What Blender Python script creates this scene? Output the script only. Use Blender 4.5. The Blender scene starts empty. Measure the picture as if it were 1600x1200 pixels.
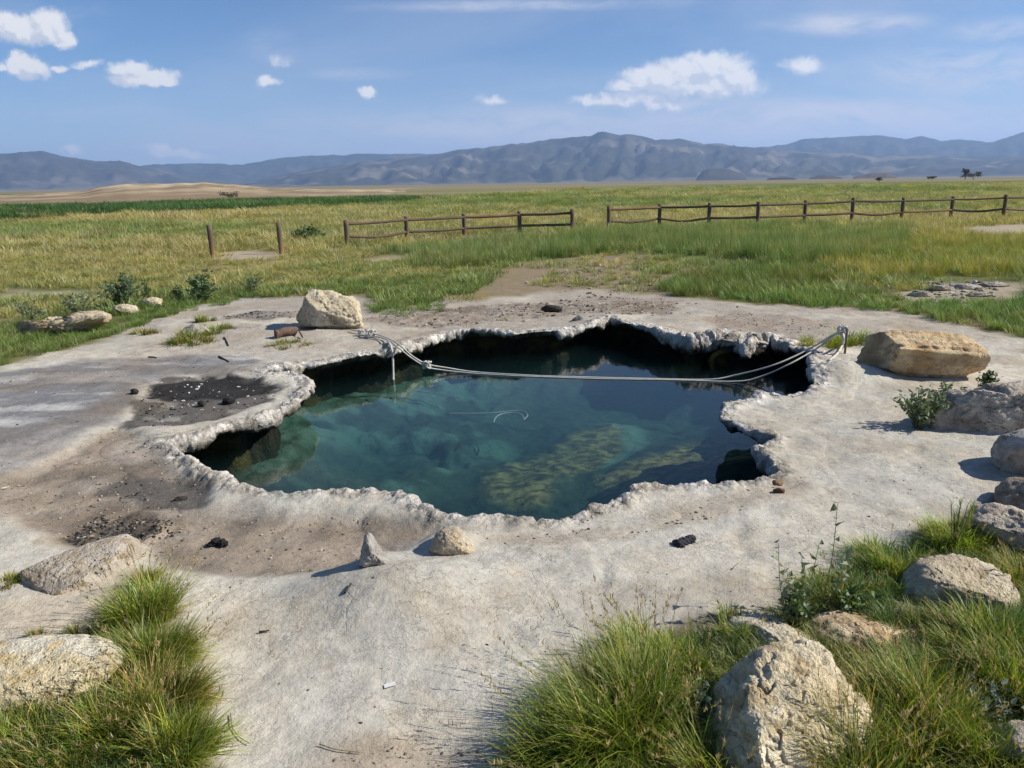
import bpy, math, random
import numpy as np
from mathutils import Matrix, Vector

sc = bpy.context.scene
COL = sc.collection
rad = math.radians

# ------------------------------------------------------------------ camera
CAM_H = 2.1
FPX = 1200.0                      # focal length in pixels of the 1600 px wide photograph
PITCH, ROLL = rad(14.66), rad(0.85)
_r0 = np.array([1.0, 0, 0]); _f = np.array([0, math.cos(PITCH), -math.sin(PITCH)])
_u0 = np.array([0, math.sin(PITCH), math.cos(PITCH)])
_R = _r0 * math.cos(ROLL) - _u0 * math.sin(ROLL)
_U = _u0 * math.cos(ROLL) + _r0 * math.sin(ROLL)
cam_d = bpy.data.cameras.new('camera'); cam = bpy.data.objects.new('camera', cam_d); COL.objects.link(cam)
cam_d.sensor_width = 36.0; cam_d.lens = 36.0 * FPX / 1600.0
cam_d.clip_start = 0.05; cam_d.clip_end = 60000
m = Matrix.Identity(4)
for i in range(3):
    m[i][0] = _R[i]; m[i][1] = _U[i]; m[i][2] = -_f[i]
m[0][3], m[1][3], m[2][3] = 0, 0, CAM_H
cam.matrix_world = m
sc.camera = cam

def ray(px, py):
    return _f * FPX + _R * (px - 800.0) + _U * (600.0 - py)
def at(px, py, z=0.0):
    d = ray(px, py); t = (z - CAM_H) / d[2]
    return np.array([d[0] * t, d[1] * t, z])
def at_dist(px, py, dist):
    d = ray(px, py); t = dist / math.hypot(d[0], d[1])
    return np.array([d[0] * t, d[1] * t, CAM_H + d[2] * t])
def proj(P):
    q = P - np.array([0, 0, CAM_H]); w = q @ _f; w = np.where(w > 1e-3, w, 1e-3)
    return np.stack([800 + FPX * (q @ _R) / w, 600 - FPX * (q @ _U) / w], -1)
def depth_of(P):
    return float((np.asarray(P) - np.array([0, 0, CAM_H])) @ _f)
def polyw(pts, z=0.0):
    return np.array([at(x, y, z)[:2] for x, y in pts])

# ------------------------------------------------------------------ light
SUN_EL, SUN_AZ = rad(38), rad(93)        # azimuth clockwise from +Y: from the right, a little beyond the pool
sun_dir = Vector((math.sin(SUN_AZ) * math.cos(SUN_EL), math.cos(SUN_AZ) * math.cos(SUN_EL), math.sin(SUN_EL)))
sl = bpy.data.lights.new('sun', 'SUN'); sl.energy = 4.6; sl.angle = rad(0.5); sl.color = (1.0, 0.94, 0.84)
so = bpy.data.objects.new('sun', sl); COL.objects.link(so)
so.rotation_euler = sun_dir.to_track_quat('Z', 'Y').to_euler()
so.location = (60, 10, 50)

sc.view_settings.view_transform = 'Standard'
sc.view_settings.look = 'None'
sc.view_settings.gamma = 1.0
sc.view_settings.use_curve_mapping = False
sc.view_settings.exposure = 0.55
sc.render.engine = 'CYCLES'
sc.cycles.use_denoising = True
sc.cycles.max_bounces = 8
sc.cycles.transparent_max_bounces = 16
sc.cycles.volume_bounces = 1
sc.cycles.caustics_reflective = False
sc.cycles.caustics_refractive = False

# ------------------------------------------------------------------ node helper
class NT:
    def __init__(s, nt): s.nt = nt
    def n(s, kind, **kw):
        nd = s.nt.nodes.new(kind)
        for k, v in kw.items(): setattr(nd, k, v)
        return nd
    def link(s, a, b): s.nt.links.new(a, b)
    def put(s, sock, v):
        if v is None: return
        if hasattr(v, 'is_output'): s.link(v, sock)
        else: sock.default_value = v
    def m(s, op, a, b=None, c=None, clamp=False):
        nd = s.n('ShaderNodeMath', operation=op, use_clamp=clamp)
        for i, v in enumerate((a, b, c)): s.put(nd.inputs[i], v)
        return nd.outputs[0]
    def v(s, op, a, b=None, out=0):
        nd = s.n('ShaderNodeVectorMath', operation=op)
        s.put(nd.inputs[0], a); s.put(nd.inputs[1], b)
        return nd.outputs['Value'] if out == 'f' else nd.outputs[0]
    def noise(s, vec, scale, detail=4, rough=.55, out='Fac', dist=0.0):
        nd = s.n('ShaderNodeTexNoise')
        s.put(nd.inputs['Vector'], vec); nd.inputs['Scale'].default_value = scale
        nd.inputs['Detail'].default_value = detail; nd.inputs['Roughness'].default_value = rough
        nd.inputs['Distortion'].default_value = dist
        return nd.outputs[out]
    def step(s, x, lo, hi, to0=0.0, to1=1.0):
        nd = s.n('ShaderNodeMapRange', interpolation_type='SMOOTHSTEP')
        s.put(nd.inputs[0], x); s.put(nd.inputs[1], lo); s.put(nd.inputs[2], hi)
        s.put(nd.inputs[3], to0); s.put(nd.inputs[4], to1)
        return nd.outputs[0]
    def mix(s, f, a, b, blend='MIX'):
        nd = s.n('ShaderNodeMix', data_type='RGBA', blend_type=blend)
        s.put(nd.inputs[0], f)
        for i, v in ((6, a), (7, b)):
            s.put(nd.inputs[i], (*v, 1.0) if isinstance(v, tuple) and len(v) == 3 else v)
        return nd.outputs[2]
    def scale(s, c, f):
        nd = s.n('ShaderNodeVectorMath', operation='SCALE')
        s.put(nd.inputs[0], c); s.put(nd.inputs[3], f)
        return nd.outputs[0]
    def comb(s, x, y, z):
        nd = s.n('ShaderNodeCombineXYZ')
        for i, v in enumerate((x, y, z)): s.put(nd.inputs[i], v)
        return nd.outputs[0]

# ------------------------------------------------------------------ world: sky and clouds
SKY_STR = 0.070
def make_world():
    w = bpy.data.worlds.new('World'); sc.world = w; w.use_nodes = True
    nt = w.node_tree; nt.nodes.clear(); T = NT(nt)
    sky = T.n('ShaderNodeTexSky', sky_type='NISHITA')
    sky.sun_disc = False; sky.sun_elevation = SUN_EL; sky.sun_rotation = SUN_AZ
    sky.altitude = 1400; sky.air_density = 1.0; sky.dust_density = .25; sky.ozone_density = 5.0
    base = T.mix(1.0, T.scale(sky.outputs[0], SKY_STR), (.80, .965, 1.08), 'MULTIPLY')
    d = T.n('ShaderNodeTexCoord').outputs['Generated']
    sep = T.n('ShaderNodeSeparateXYZ'); T.link(d, sep.inputs[0])
    X, Y, Z = sep.outputs
    front = T.step(Y, .12, .25)
    Yc = T.m('MAXIMUM', Y, .1)
    uv = T.comb(T.m('DIVIDE', X, Yc), T.m('DIVIDE', Z, Yc), 0.0)
    # thin high cloud on a plane overhead
    zz = T.m('ADD', T.m('MAXIMUM', Z, 0.0), .09)
    pl = T.comb(T.m('DIVIDE', X, zz), T.m('MULTIPLY', T.m('DIVIDE', Y, zz), 1.0), 3.0)
    n1 = T.noise(pl, .42, 6, .58, dist=.5)
    n2 = T.noise(pl, .16, 3, .5)
    veil = T.m('MULTIPLY', T.step(n1, .40, .78), T.step(T.m('ADD', n2, T.m('MULTIPLY', X, .14)), .38, .66))
    low = T.m('SUBTRACT', 1.0, T.step(Z, .02, .15))
    n3 = T.noise(T.comb(T.m('MULTIPLY', T.m('DIVIDE', X, Yc), 1.6), T.m('MULTIPLY', T.m('DIVIDE', Z, Yc), 12.0), 5.0), 2.0, 6, .6)
    band = T.m('MULTIPLY', low, T.step(T.m('ADD', n3, T.m('MULTIPLY', X, .16)), .36, .66))
    thin = T.m('MINIMUM', T.m('ADD', T.m('MULTIPLY', veil, .45), T.m('MULTIPLY', band, .75)), .8)
    thin = T.m('MULTIPLY', thin, T.step(Z, -.02, .01))
    colr = T.mix(thin, base, (.40, .43, .52))
    def gn(cx, cy, rx, ry):
        c = ray(cx, cy); e = ray(cx + rx, cy); g = ray(cx, cy - ry)
        u0, v0 = c[0] / c[1], c[2] / c[1]
        return u0, v0, math.hypot(e[0] / e[1] - u0, e[2] / e[1] - v0), math.hypot(g[0] / g[1] - u0, g[2] / g[1] - v0)
    # feathery cirrus seen ahead
    fe = T.noise(T.v('MULTIPLY', T.v('ADD', uv, T.scale(T.noise(uv, 5, 3, .5, 'Color'), .10)), (3.4, 15.0, 1)), 2.8, 8, .66)
    ci = None
    for cx, cy, rx, ry, wt in [(1330,38,190,26,.75),(1520,110,300,60,.62),(1250,185,480,46,1.0),(820,200,400,46,.95),(1100,215,700,40,.85),(820,8,330,14,.6),(1580,50,170,34,.5),(420,232,420,26,.6),(1430,205,380,55,.8),(560,115,110,14,.35),(60,30,160,60,.22),(420,70,60,40,.18)]:
        u0, v0, a, b = gn(cx, cy, rx, ry)
        q = T.v('MULTIPLY', T.v('SUBTRACT', uv, (u0, v0, 0)), (1 / a, 1 / b, 0))
        r = T.m('MULTIPLY', T.step(T.m('SUBTRACT', 1.0, T.v('LENGTH', q, out='f')), 0.0, .9), wt)
        ci = r if ci is None else T.m('MAXIMUM', ci, r)
    ci = T.m('MULTIPLY', T.m('MULTIPLY', ci, T.step(fe, .30, .64)), front)
    colr = T.mix(T.m('MULTIPLY', ci, 1.15, clamp=True), colr, (.50, .51, .565))
    colr = T.mix(T.m('MULTIPLY', T.m('SUBTRACT', 1.0, T.step(T.m('ABSOLUTE', Z), .0, .16)), .42), colr, (.50, .525, .585))
    # cumulus in front: clumps of soft blobs, ragged by noise
    blobs = [(28,46,42,24,1),(72,42,34,26,1),(100,62,20,14,1),(40,102,36,16,1),(92,103,16,7,.7),(2,105,12,9,.8),(135,101,22,7,.5),
             (205,113,34,15,1),(248,121,32,12,1),(212,126,40,8,1),(420,128,20,9,.8),(572,140,16,9,.85),(768,152,22,9,.5),
             (1112,110,60,30,1),(1060,120,60,28,1),(1115,130,70,22,1),(1020,124,52,18,1),(1150,130,36,18,1),(990,134,36,13,1),(1090,138,96,14,1),(975,156,80,12,.72),(918,156,10,12,.9),
             (1040,162,60,9,.62),(1255,102,34,14,.66),(110,236,18,10,.55),(250,238,28,9,.6),(292,241,34,7,.55),(440,92,16,9,.24)]
    wob = T.scale(T.v('SUBTRACT', T.noise(uv, 30, 4, .6, 'Color'), (.5, .5, .5)), .030)
    ne = T.noise(T.v('ADD', uv, T.scale(wob, .6)), 40, 9, .62)
    def field(shift):
        w_ = T.v('ADD', T.v('ADD', uv, wob), shift); f = None
        for bl in blobs:
            u0, v0, a, b = gn(*bl[:4])
            q = T.v('MULTIPLY', T.v('SUBTRACT', w_, (u0, v0, 0)), (1 / (a * 1.25), 1 / (b * 1.25), 0))
            r = T.m('MULTIPLY', T.m('SUBTRACT', 1.0, T.v('LENGTH', q, out='f')), bl[4])
            f = r if f is None else T.m('MAXIMUM', f, r)
        return f
    f = field((0, 0, 0)); f2 = field((.008, .013, 0))
    den = T.m('ADD', f, T.m('MULTIPLY', T.m('SUBTRACT', ne, .5), .70))
    mask = T.m('MULTIPLY', T.step(den, -.06, .46), front)
    na = T.noise(uv, 48, 6, .55); nb = T.noise(T.v('ADD', uv, (.005, .007, 0)), 48, 6, .55)
    lit = T.m('ADD', T.m('MULTIPLY', T.m('SUBTRACT', f, f2), 1.1), T.m('MULTIPLY', T.m('SUBTRACT', na, nb), 3.0))
    shade = T.step(lit, -.40, .42)
    cc = T.mix(shade, (.47, .495, .55), (.68, .67, .66))
    colr = T.mix(T.m('MULTIPLY', mask, .95), colr, cc)
    bg = T.n('ShaderNodeBackground'); T.link(colr, bg.inputs[0]); bg.inputs[1].default_value = 1.0
    out = T.n('ShaderNodeOutputWorld'); T.link(bg.outputs[0], out.inputs[0])
make_world()

# ------------------------------------------------------------------ numpy helpers
def _hash(ix, iy, iz, seed):
    h = (ix.astype(np.int64) * 374761393 + iy.astype(np.int64) * 668265263 + iz.astype(np.int64) * 2147483647 + seed * 1442695041) & 0xffffffff
    h = ((h ^ (h >> 13)) * 1274126177) & 0xffffffff
    h = ((h ^ (h >> 15)) * 2246822519) & 0xffffffff
    return ((h ^ (h >> 16)) & 0xffffff) / float(0xffffff)
def vn2(x, y, seed=0):
    ix = np.floor(x); iy = np.floor(y); fx = x - ix; fy = y - iy
    fx = fx * fx * fx * (fx * (fx * 6 - 15) + 10); fy = fy * fy * fy * (fy * (fy * 6 - 15) + 10)
    z = np.zeros_like(ix)
    a = _hash(ix, iy, z, seed); b = _hash(ix + 1, iy, z, seed); c = _hash(ix, iy + 1, z, seed); d = _hash(ix + 1, iy + 1, z, seed)
    return (a + (b - a) * fx) * (1 - fy) + (c + (d - c) * fx) * fy
def fbm2(x, y, scale, octv=4, seed=0, gain=.5):
    s = 0; amp = 1; tot = 0
    for o in range(octv):
        s = s + amp * vn2(x * scale + 17.3 * o, y * scale - 9.1 * o, seed + o * 31); tot += amp
        amp *= gain; scale *= 2.03
    return s / tot
def vn3(p, seed=0):
    ip = np.floor(p); f = p - ip; f = f * f * (3 - 2 * f)
    r = 0
    for dx in (0, 1):
        wx = f[:, 0] if dx else 1 - f[:, 0]
        for dy in (0, 1):
            wy = f[:, 1] if dy else 1 - f[:, 1]
            for dz in (0, 1):
                wz = f[:, 2] if dz else 1 - f[:, 2]
                r = r + wx * wy * wz * _hash(ip[:, 0] + dx, ip[:, 1] + dy, ip[:, 2] + dz, seed)
    return r
def fbm3(p, scale, octv=4, seed=0, gain=.5):
    s = 0; amp = 1; tot = 0
    for o in range(octv):
        s = s + amp * vn3(p * scale + 13.7 * o, seed + 31 * o); tot += amp; amp *= gain; scale *= 2.03
    return s / tot
def ss(x, lo, hi):
    t = np.clip((x - lo) / (hi - lo), 0, 1); return t * t * (3 - 2 * t)
def sdf(P, poly):
    """signed distance of points P (N,2) to the closed polygon: negative inside"""
    out = np.empty(len(P)); A = poly; B = np.roll(poly, -1, 0); E = B - A; L = (E * E).sum(1) + 1e-12
    for s in range(0, len(P), 20000):
        p = P[s:s + 20000]
        px = p[:, None, 0] - A[None, :, 0]; py = p[:, None, 1] - A[None, :, 1]
        t = np.clip((px * E[:, 0] + py * E[:, 1]) / L, 0, 1)
        d2 = (px - t * E[:, 0]) ** 2 + (py - t * E[:, 1]) ** 2
        c = (A[None, :, 1] > p[:, None, 1]) != (B[None, :, 1] > p[:, None, 1])
        xi = E[:, 0] * (p[:, None, 1] - A[:, 1]) / np.where(np.abs(E[:, 1]) < 1e-12, 1e-12, E[:, 1]) + A[:, 0]
        ins = ((c & (p[:, None, 0] < xi)).sum(1) % 2) == 1
        d = np.sqrt(d2.min(1)); out[s:s + 20000] = np.where(ins, -d, d)
    return out
def mesh_np(name, V, F, col=None, smooth=True):
    """V (N,3), F = list of integer arrays (M,3) or (M,4); col (N,3) linear colours -> attribute 'col'"""
    me = bpy.data.meshes.new(name)
    F = [np.asarray(f, dtype=np.int32) for f in F if len(f)]
    nl = sum(f.size for f in F); nf = sum(len(f) for f in F)
    me.vertices.add(len(V)); me.vertices.foreach_set('co', np.asarray(V, dtype=np.float32).ravel())
    me.loops.add(nl); me.loops.foreach_set('vertex_index', np.concatenate([f.ravel() for f in F]))
    me.polygons.add(nf)
    tot = np.concatenate([np.full(len(f), f.shape[1], dtype=np.int32) for f in F])
    me.polygons.foreach_set('loop_start', np.concatenate([[0], np.cumsum(tot)[:-1]]).astype(np.int32))
    me.polygons.foreach_set('loop_total', tot)
    me.polygons.foreach_set('use_smooth', np.full(nf, bool(smooth)))
    if col is not None:
        a = me.color_attributes.new('col', 'FLOAT_COLOR', 'POINT')
        c = np.ones((len(V), 4), dtype=np.float32); c[:, :3] = col
        a.data.foreach_set('color', c.ravel())
    me.update(calc_edges=True); me.validate()
    return me
def grid_faces(nr, nc, wrap=False):
    i = np.arange(nr - 1)[:, None]; j = np.arange(nc if wrap else nc - 1)[None, :]
    j2 = (j + 1) % nc
    return np.stack([i * nc + j + 0 * i, i * nc + j2, (i + 1) * nc + j2, (i + 1) * nc + j], -1).reshape(-1, 4)
def obj(name, me, mat=None, parent=None, loc=None):
    o = bpy.data.objects.new(name, me); COL.objects.link(o)
    if mat is not None and me is not None and len(me.materials) == 0: me.materials.append(mat)
    if parent is not None: o.parent = parent
    if loc is not None: o.location = Vector([float(v) for v in loc])
    return o
def tag(o, label=None, cat=None, group=None, kind=None):
    if label: o['label'] = label
    if cat: o['category'] = cat
    if group: o['group'] = group
    if kind: o['kind'] = kind
    return o
def empty(name, loc, label, cat, group=None):
    o = bpy.data.objects.new(name, None); COL.objects.link(o); o.location = Vector([float(v) for v in loc]); o.empty_display_size = .1
    return tag(o, label, cat, group)
def join(parts):
    """parts: list of (V, [F..], col) -> one"""
    Vs, Fs, Cs, n = [], {3: [], 4: []}, [], 0
    for V, F, c in parts:
        V = np.asarray(V, float)
        Vs.append(V); Cs.append(np.broadcast_to(np.asarray(c, float), (len(V), 3)))
        for f in F:
            f = np.asarray(f)
            if len(f): Fs[f.shape[1]].append(f + n)
        n += len(V)
    return np.concatenate(Vs), [np.concatenate(x) for x in Fs.values() if x], np.concatenate(Cs)
def tube(P, r, n=8, cap=True):
    P = np.asarray(P, float); N = len(P); r = np.broadcast_to(np.asarray(r, float), (N,))
    T = np.gradient(P, axis=0); T /= np.linalg.norm(T, axis=1)[:, None] + 1e-12
    up = np.array([0, 0, 1.0]) if abs(T[0, 2]) < .9 else np.array([0, 1.0, 0])
    V = []; a = np.arange(n) * 2 * math.pi / n
    for k in range(N):
        s = np.cross(T[k], up); s /= np.linalg.norm(s) + 1e-12; up = np.cross(s, T[k])
        V.append(P[k] + r[k] * (np.cos(a)[:, None] * s + np.sin(a)[:, None] * up))
    V = np.concatenate(V); F = [grid_faces(N, n, True)]
    if cap:
        V = np.concatenate([V, P[:1], P[-1:]]); j = np.arange(n)
        F.append(np.stack([np.full(n, n * N), (j + 1) % n, j], -1))
        F.append(np.stack([np.full(n, n * N + 1), (N - 1) * n + j, (N - 1) * n + (j + 1) % n], -1))
    return V, F
def spline(P, n=12):
    P = np.asarray(P, float); Q = np.concatenate([2 * P[:1] - P[1:2], P, 2 * P[-1:] - P[-2:-1]]); out = []
    for i in range(1, len(Q) - 2):
        for t in np.arange(n) / n:
            a, b, c, d = Q[i - 1], Q[i], Q[i + 1], Q[i + 2]
            out.append(.5 * ((2 * b) + (c - a) * t + (2 * a - 5 * b + 4 * c - d) * t * t + (3 * b - a - 3 * c + d) * t ** 3))
    out.append(P[-1]); return np.array(out)

# ------------------------------------------------------------------ materials
def mat_base(name):
    mt = bpy.data.materials.new(name); mt.use_nodes = True; mt.node_tree.nodes.clear()
    return mt, NT(mt.node_tree)
def finish(T, shader, vol=None, disp=None):
    o = T.n('ShaderNodeOutputMaterial')
    if shader is not None: T.link(shader, o.inputs[0])
    if vol is not None: T.link(vol, o.inputs[1])
def bump(T, h, strength, dist, normal=None):
    b = T.n('ShaderNodeBump'); b.inputs['Strength'].default_value = strength; b.inputs['Distance'].default_value = dist
    T.put(b.inputs['Height'], h)
    if normal is not None: T.link(normal, b.inputs['Normal'])
    return b.outputs[0]
def principled(T, col, rough=.9, normal=None, spec=.2):
    p = T.n('ShaderNodeBsdfPrincipled')
    T.put(p.inputs['Base Color'], (*col, 1) if isinstance(col, tuple) else col)
    T.put(p.inputs['Roughness'], rough); p.inputs['Specular IOR Level'].default_value = spec
    if normal is not None: T.link(normal, p.inputs['Normal'])
    return p.outputs[0]
def vcol(T):
    a = T.n('ShaderNodeAttribute'); a.attribute_name = 'col'; return a.outputs['Color']

def mat_ground(rim=False):
    mt, T = mat_base('rim_crust' if rim else 'ground_crust')
    P = T.n('ShaderNodeTexCoord').outputs['Object']
    c = vcol(T)
    n1 = T.noise(P, 3.2, 6, .62); n2 = T.noise(P, 22, 5, .65); n3 = T.noise(P, 110, 3, .6)
    f = T.m('ADD', T.m('MULTIPLY', T.m('SUBTRACT', n1, .5), .55), T.m('ADD', T.m('MULTIPLY', T.m('SUBTRACT', n2, .5), .62), T.m('MULTIPLY', T.m('SUBTRACT', n3, .5), .40)))
    c = T.scale(c, T.m('ADD', 1.0, f))
    # warm and cool drift
    w = T.noise(P, 1.1, 4, .6)
    c = T.mix(T.step(w, .42, .68, 0, .30), c, T.mix(1.0, c, (1.0, .84, .66), 'MULTIPLY'))
    mo = T.noise(P, 9, 6, .7); mo2 = T.noise(P, 2.1, 5, .65)
    c = T.mix(T.m('MULTIPLY', T.step(mo, .53, .66), T.step(mo2, .42, .62, .12, .55)), c, T.mix(1.0, c, (.62, .58, .52), 'MULTIPLY'))
    c = T.mix(T.step(T.noise(P, 14, 5, .7), .56, .72, 0, .35), c, T.mix(1.0, c, (1.22, 1.22, 1.22), 'MULTIPLY'))
    pk = T.n('ShaderNodeTexVoronoi'); pk.inputs['Scale'].default_value = 75; T.link(P, pk.inputs['Vector'])
    pkm = T.m('MULTIPLY', T.m('SUBTRACT', 1.0, T.step(pk.outputs['Distance'], .10, .32)), T.step(T.noise(P, 6.5, 4, .65), .47, .60))
    c = T.mix(T.m('MULTIPLY', pkm, .38), c, (.12, .10, .08))
    hl = T.m('ABSOLUTE', T.m('SUBTRACT', T.noise(P, 5.5, 6, .6), .5)); hl2 = T.m('ABSOLUTE', T.m('SUBTRACT', T.noise(P, 15, 4, .6), .5))
    hm = T.m('MULTIPLY', T.m('SUBTRACT', 1.0, T.step(hl, .0, .010)), T.step(T.noise(P, 1.9, 4, .6), .44, .60))
    hm2 = T.m('MULTIPLY', T.m('SUBTRACT', 1.0, T.step(hl2, .0, .016)), T.step(T.noise(P, 3.1, 4, .6), .46, .60))
    hair = T.m('MAXIMUM', hm, T.m('MULTIPLY', hm2, .7))
    c = T.mix(T.m('MULTIPLY', hair, .42), c, (.11, .09, .07))
    st = T.noise(T.v('ADD', P, T.scale(T.noise(P, 3, 4, .6, 'Color'), .5)), 1.7, 7, .68)
    c = T.mix(T.step(st, .54, .60, 0, .26), c, T.mix(1.0, c, (.84, .72, .54), 'MULTIPLY'))
    # dark specks and bits
    sp = T.n('ShaderNodeTexVoronoi'); sp.inputs['Scale'].default_value = 28; T.link(P, sp.inputs['Vector']); sp.inputs['Randomness'].default_value = 1
    spm = T.m('MULTIPLY', T.m('SUBTRACT', 1.0, T.step(sp.outputs['Distance'], .05, .16)), T.step(T.noise(P, 5, 3, .6), .50, .62))
    c = T.mix(T.m('MULTIPLY', spm, .6), c, (.06, .05, .04))
    # cracks
    wp = T.v('ADD', P, T.scale(T.noise(P, 4, 3, .6, 'Color'), .35))
    vo = T.n('ShaderNodeTexVoronoi', feature='DISTANCE_TO_EDGE'); vo.inputs['Scale'].default_value = 2.3; T.link(wp, vo.inputs['Vector'])
    cr = T.m('MULTIPLY', T.m('SUBTRACT', 1.0, T.step(vo.outputs[0], .0, .016)), T.step(T.noise(P, 1.7, 3, .5), .5, .62))
    c = T.mix(T.m('MULTIPLY', cr, .22), c, (.07, .06, .05))
    h = T.m('ADD', T.m('MULTIPLY', n2, .4), T.m('ADD', T.m('MULTIPLY', n3, .13), T.m('ADD', T.m('MULTIPLY', n1, .7), T.m('MULTIPLY', T.noise(P, 8, 5, .6), .8))))
    h = T.m('SUBTRACT', h, T.m('ADD', T.m('MULTIPLY', cr, .12), T.m('MULTIPLY', hair, .22)))
    nn = bump(T, h, .55, .035)
    if rim:
        ca = T.n('ShaderNodeAttribute'); ca.attribute_name = 'crust'; crs = ca.outputs['Fac']
        wv = T.v('ADD', P, T.scale(T.noise(P, 11, 4, .6, 'Color'), .10))
        cv = T.n('ShaderNodeTexVoronoi'); cv.inputs['Scale'].default_value = 21; T.link(wv, cv.inputs['Vector'])
        rg = T.noise(P, 30, 6, .72)
        hh = T.m('ADD', T.m('MULTIPLY', cv.outputs['Distance'], -.9), T.m('MULTIPLY', rg, .9))
        nn = bump(T, T.m('MULTIPLY', hh, crs), .85, .030, nn)
        c = T.mix(T.m('MULTIPLY', T.step(rg, .42, .28, 0, .5), crs), c, T.mix(1.0, c, (.42, .39, .34), 'MULTIPLY'))
    finish(T, principled(T, c, .92, nn, .12)); return mt
def mat_rock():
    mt, T = mat_base('limestone')
    P = T.n('ShaderNodeTexCoord').outputs['Object']
    c = vcol(T)
    n1 = T.noise(P, 4, 6, .62); n2 = T.noise(P, 24, 6, .68); n3 = T.noise(P, 95, 4, .62)
    f = T.m('ADD', T.m('MULTIPLY', T.m('SUBTRACT', n1, .5), .55), T.m('ADD', T.m('MULTIPLY', T.m('SUBTRACT', n2, .5), .6), T.m('MULTIPLY', T.m('SUBTRACT', n3, .5), .4)))
    c = T.scale(c, T.m('ADD', 1.0, f))
    vo = T.n('ShaderNodeTexVoronoi'); vo.inputs['Scale'].default_value = 34; T.link(T.v('ADD', P, T.scale(T.noise(P, 18, 3, .6, 'Color'), .06)), vo.inputs['Vector'])
    pit = T.m('MULTIPLY', T.m('SUBTRACT', 1.0, T.step(vo.outputs['Distance'], .12, .42)), T.step(T.noise(P, 7, 3, .6), .47, .6))
    c = T.mix(T.m('MULTIPLY', pit, .25), c, (.16, .13, .10))
    h = T.m('ADD', T.m('MULTIPLY', n2, .8), T.m('ADD', T.m('MULTIPLY', n3, .3), T.m('SUBTRACT', T.m('MULTIPLY', n1, .6), T.m('MULTIPLY', pit, .5))))
    finish(T, principled(T, c, .95, bump(T, h, .9, .04), .1)); return mt
def mat_plain(name, rough=.9, nscale=30, amp=.4, bd=.01, spec=.2):
    mt, T = mat_base(name)
    P = T.n('ShaderNodeTexCoord').outputs['Object']
    n = T.noise(P, nscale, 4, .6)
    c = T.scale(vcol(T), T.m('ADD', 1 - amp / 2, T.m('MULTIPLY', n, amp)))
    finish(T, principled(T, c, rough, bump(T, n, .5, bd), spec)); return mt
def mat_leaf(name, instanced=False, trans=.35):
    mt, T = mat_base(name)
    c = vcol(T)
    if instanced:
        a = T.n('ShaderNodeAttribute', attribute_type='INSTANCER'); a.attribute_name = 'tint'
        c = T.mix(1.0, c, a.outputs['Color'], 'MULTIPLY')
    df = T.n('ShaderNodeBsdfDiffuse'); T.link(c, df.inputs[0])
    tr = T.n('ShaderNodeBsdfTranslucent'); T.link(T.mix(1.0, c, (1.25, 1.3, .7), 'MULTIPLY'), tr.inputs[0])
    gl = T.n('ShaderNodeBsdfGlossy'); gl.inputs['Roughness'].default_value = .5; gl.inputs[0].default_value = (.8, .85, .8, 1)
    mx = T.n('ShaderNodeMixShader'); mx.inputs[0].default_value = trans; T.link(df.outputs[0], mx.inputs[1]); T.link(tr.outputs[0], mx.inputs[2])
    m2 = T.n('ShaderNodeMixShader'); m2.inputs[0].default_value = .04; T.link(mx.outputs[0], m2.inputs[1]); T.link(gl.outputs[0], m2.inputs[2])
    finish(T, m2.outputs[0]); return mt
def mat_wood():
    mt, T = mat_base('weathered_wood')
    P = T.n('ShaderNodeTexCoord').outputs['Object']
    n = T.noise(T.v('MULTIPLY', P, (1, 1, .15)), 45, 5, .65)
    c = T.scale(vcol(T), T.m('ADD', .6, T.m('MULTIPLY', n, .8)))
    finish(T, principled(T, c, .9, bump(T, n, .6, .01), .15)); return mt
def mat_water():
    mt, T = mat_base('pool_water')
    P = T.n('ShaderNodeTexCoord').outputs['Object']
    n = T.m('ADD', T.noise(T.v('MULTIPLY', P, (1, 2.0, 1)), 5.0, 3, .5), T.m('MULTIPLY', T.noise(P, 1.3, 2, .5), 1.2))
    nn = bump(T, n, .10, .012)
    gl = T.n('ShaderNodeBsdfGlossy'); gl.inputs['Roughness'].default_value = .0; T.link(nn, gl.inputs['Normal'])
    tr = T.n('ShaderNodeBsdfTransparent'); tr.inputs[0].default_value = (.97, .985, .98, 1)
    ge = T.n('ShaderNodeNewGeometry'); ct = T.m('ABSOLUTE', T.v('DOT_PRODUCT', nn, ge.outputs['Incoming'], 'f'))
    fr = T.m('ADD', .02, T.m('MULTIPLY', .98, T.m('POWER', T.m('SUBTRACT', 1.0, ct, clamp=True), 5.0)))
    mx = T.n('ShaderNodeMixShader'); T.link(fr, mx.inputs[0]); T.link(tr.outputs[0], mx.inputs[1]); T.link(gl.outputs[0], mx.inputs[2])
    ab = T.n('ShaderNodeVolumeAbsorption'); ab.inputs['Color'].default_value = (.50, .76, .73, 1); ab.inputs['Density'].default_value = 1.0
    sv = T.n('ShaderNodeVolumeScatter'); sv.inputs['Color'].default_value = (.28, .60, .64, 1); sv.inputs['Density'].default_value = .05
    ad = T.n('ShaderNodeAddShader'); T.link(ab.outputs[0], ad.inputs[0]); T.link(sv.outputs[0], ad.inputs[1])
    finish(T, mx.outputs[0], ad.outputs[0]); return mt
M_RIM = mat_ground(True)
M_GROUND, M_ROCK, M_LEAF, M_LEAFI, M_WOOD, M_WATER = mat_ground(), mat_rock(), mat_leaf('leaf_blade'), mat_leaf('meadow_blade', True), mat_wood(), mat_water()
M_MISC = mat_plain('cloth_and_bits', .85); M_ROPE = mat_plain('rope_fibre', .8, 120, .6, .004); M_BED = mat_plain('algae_bed', .95, 9, .9, .08, .1)
M_FAR = mat_plain('far_slopes', 1.0, .02, .5, 8.0, .0)
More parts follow.
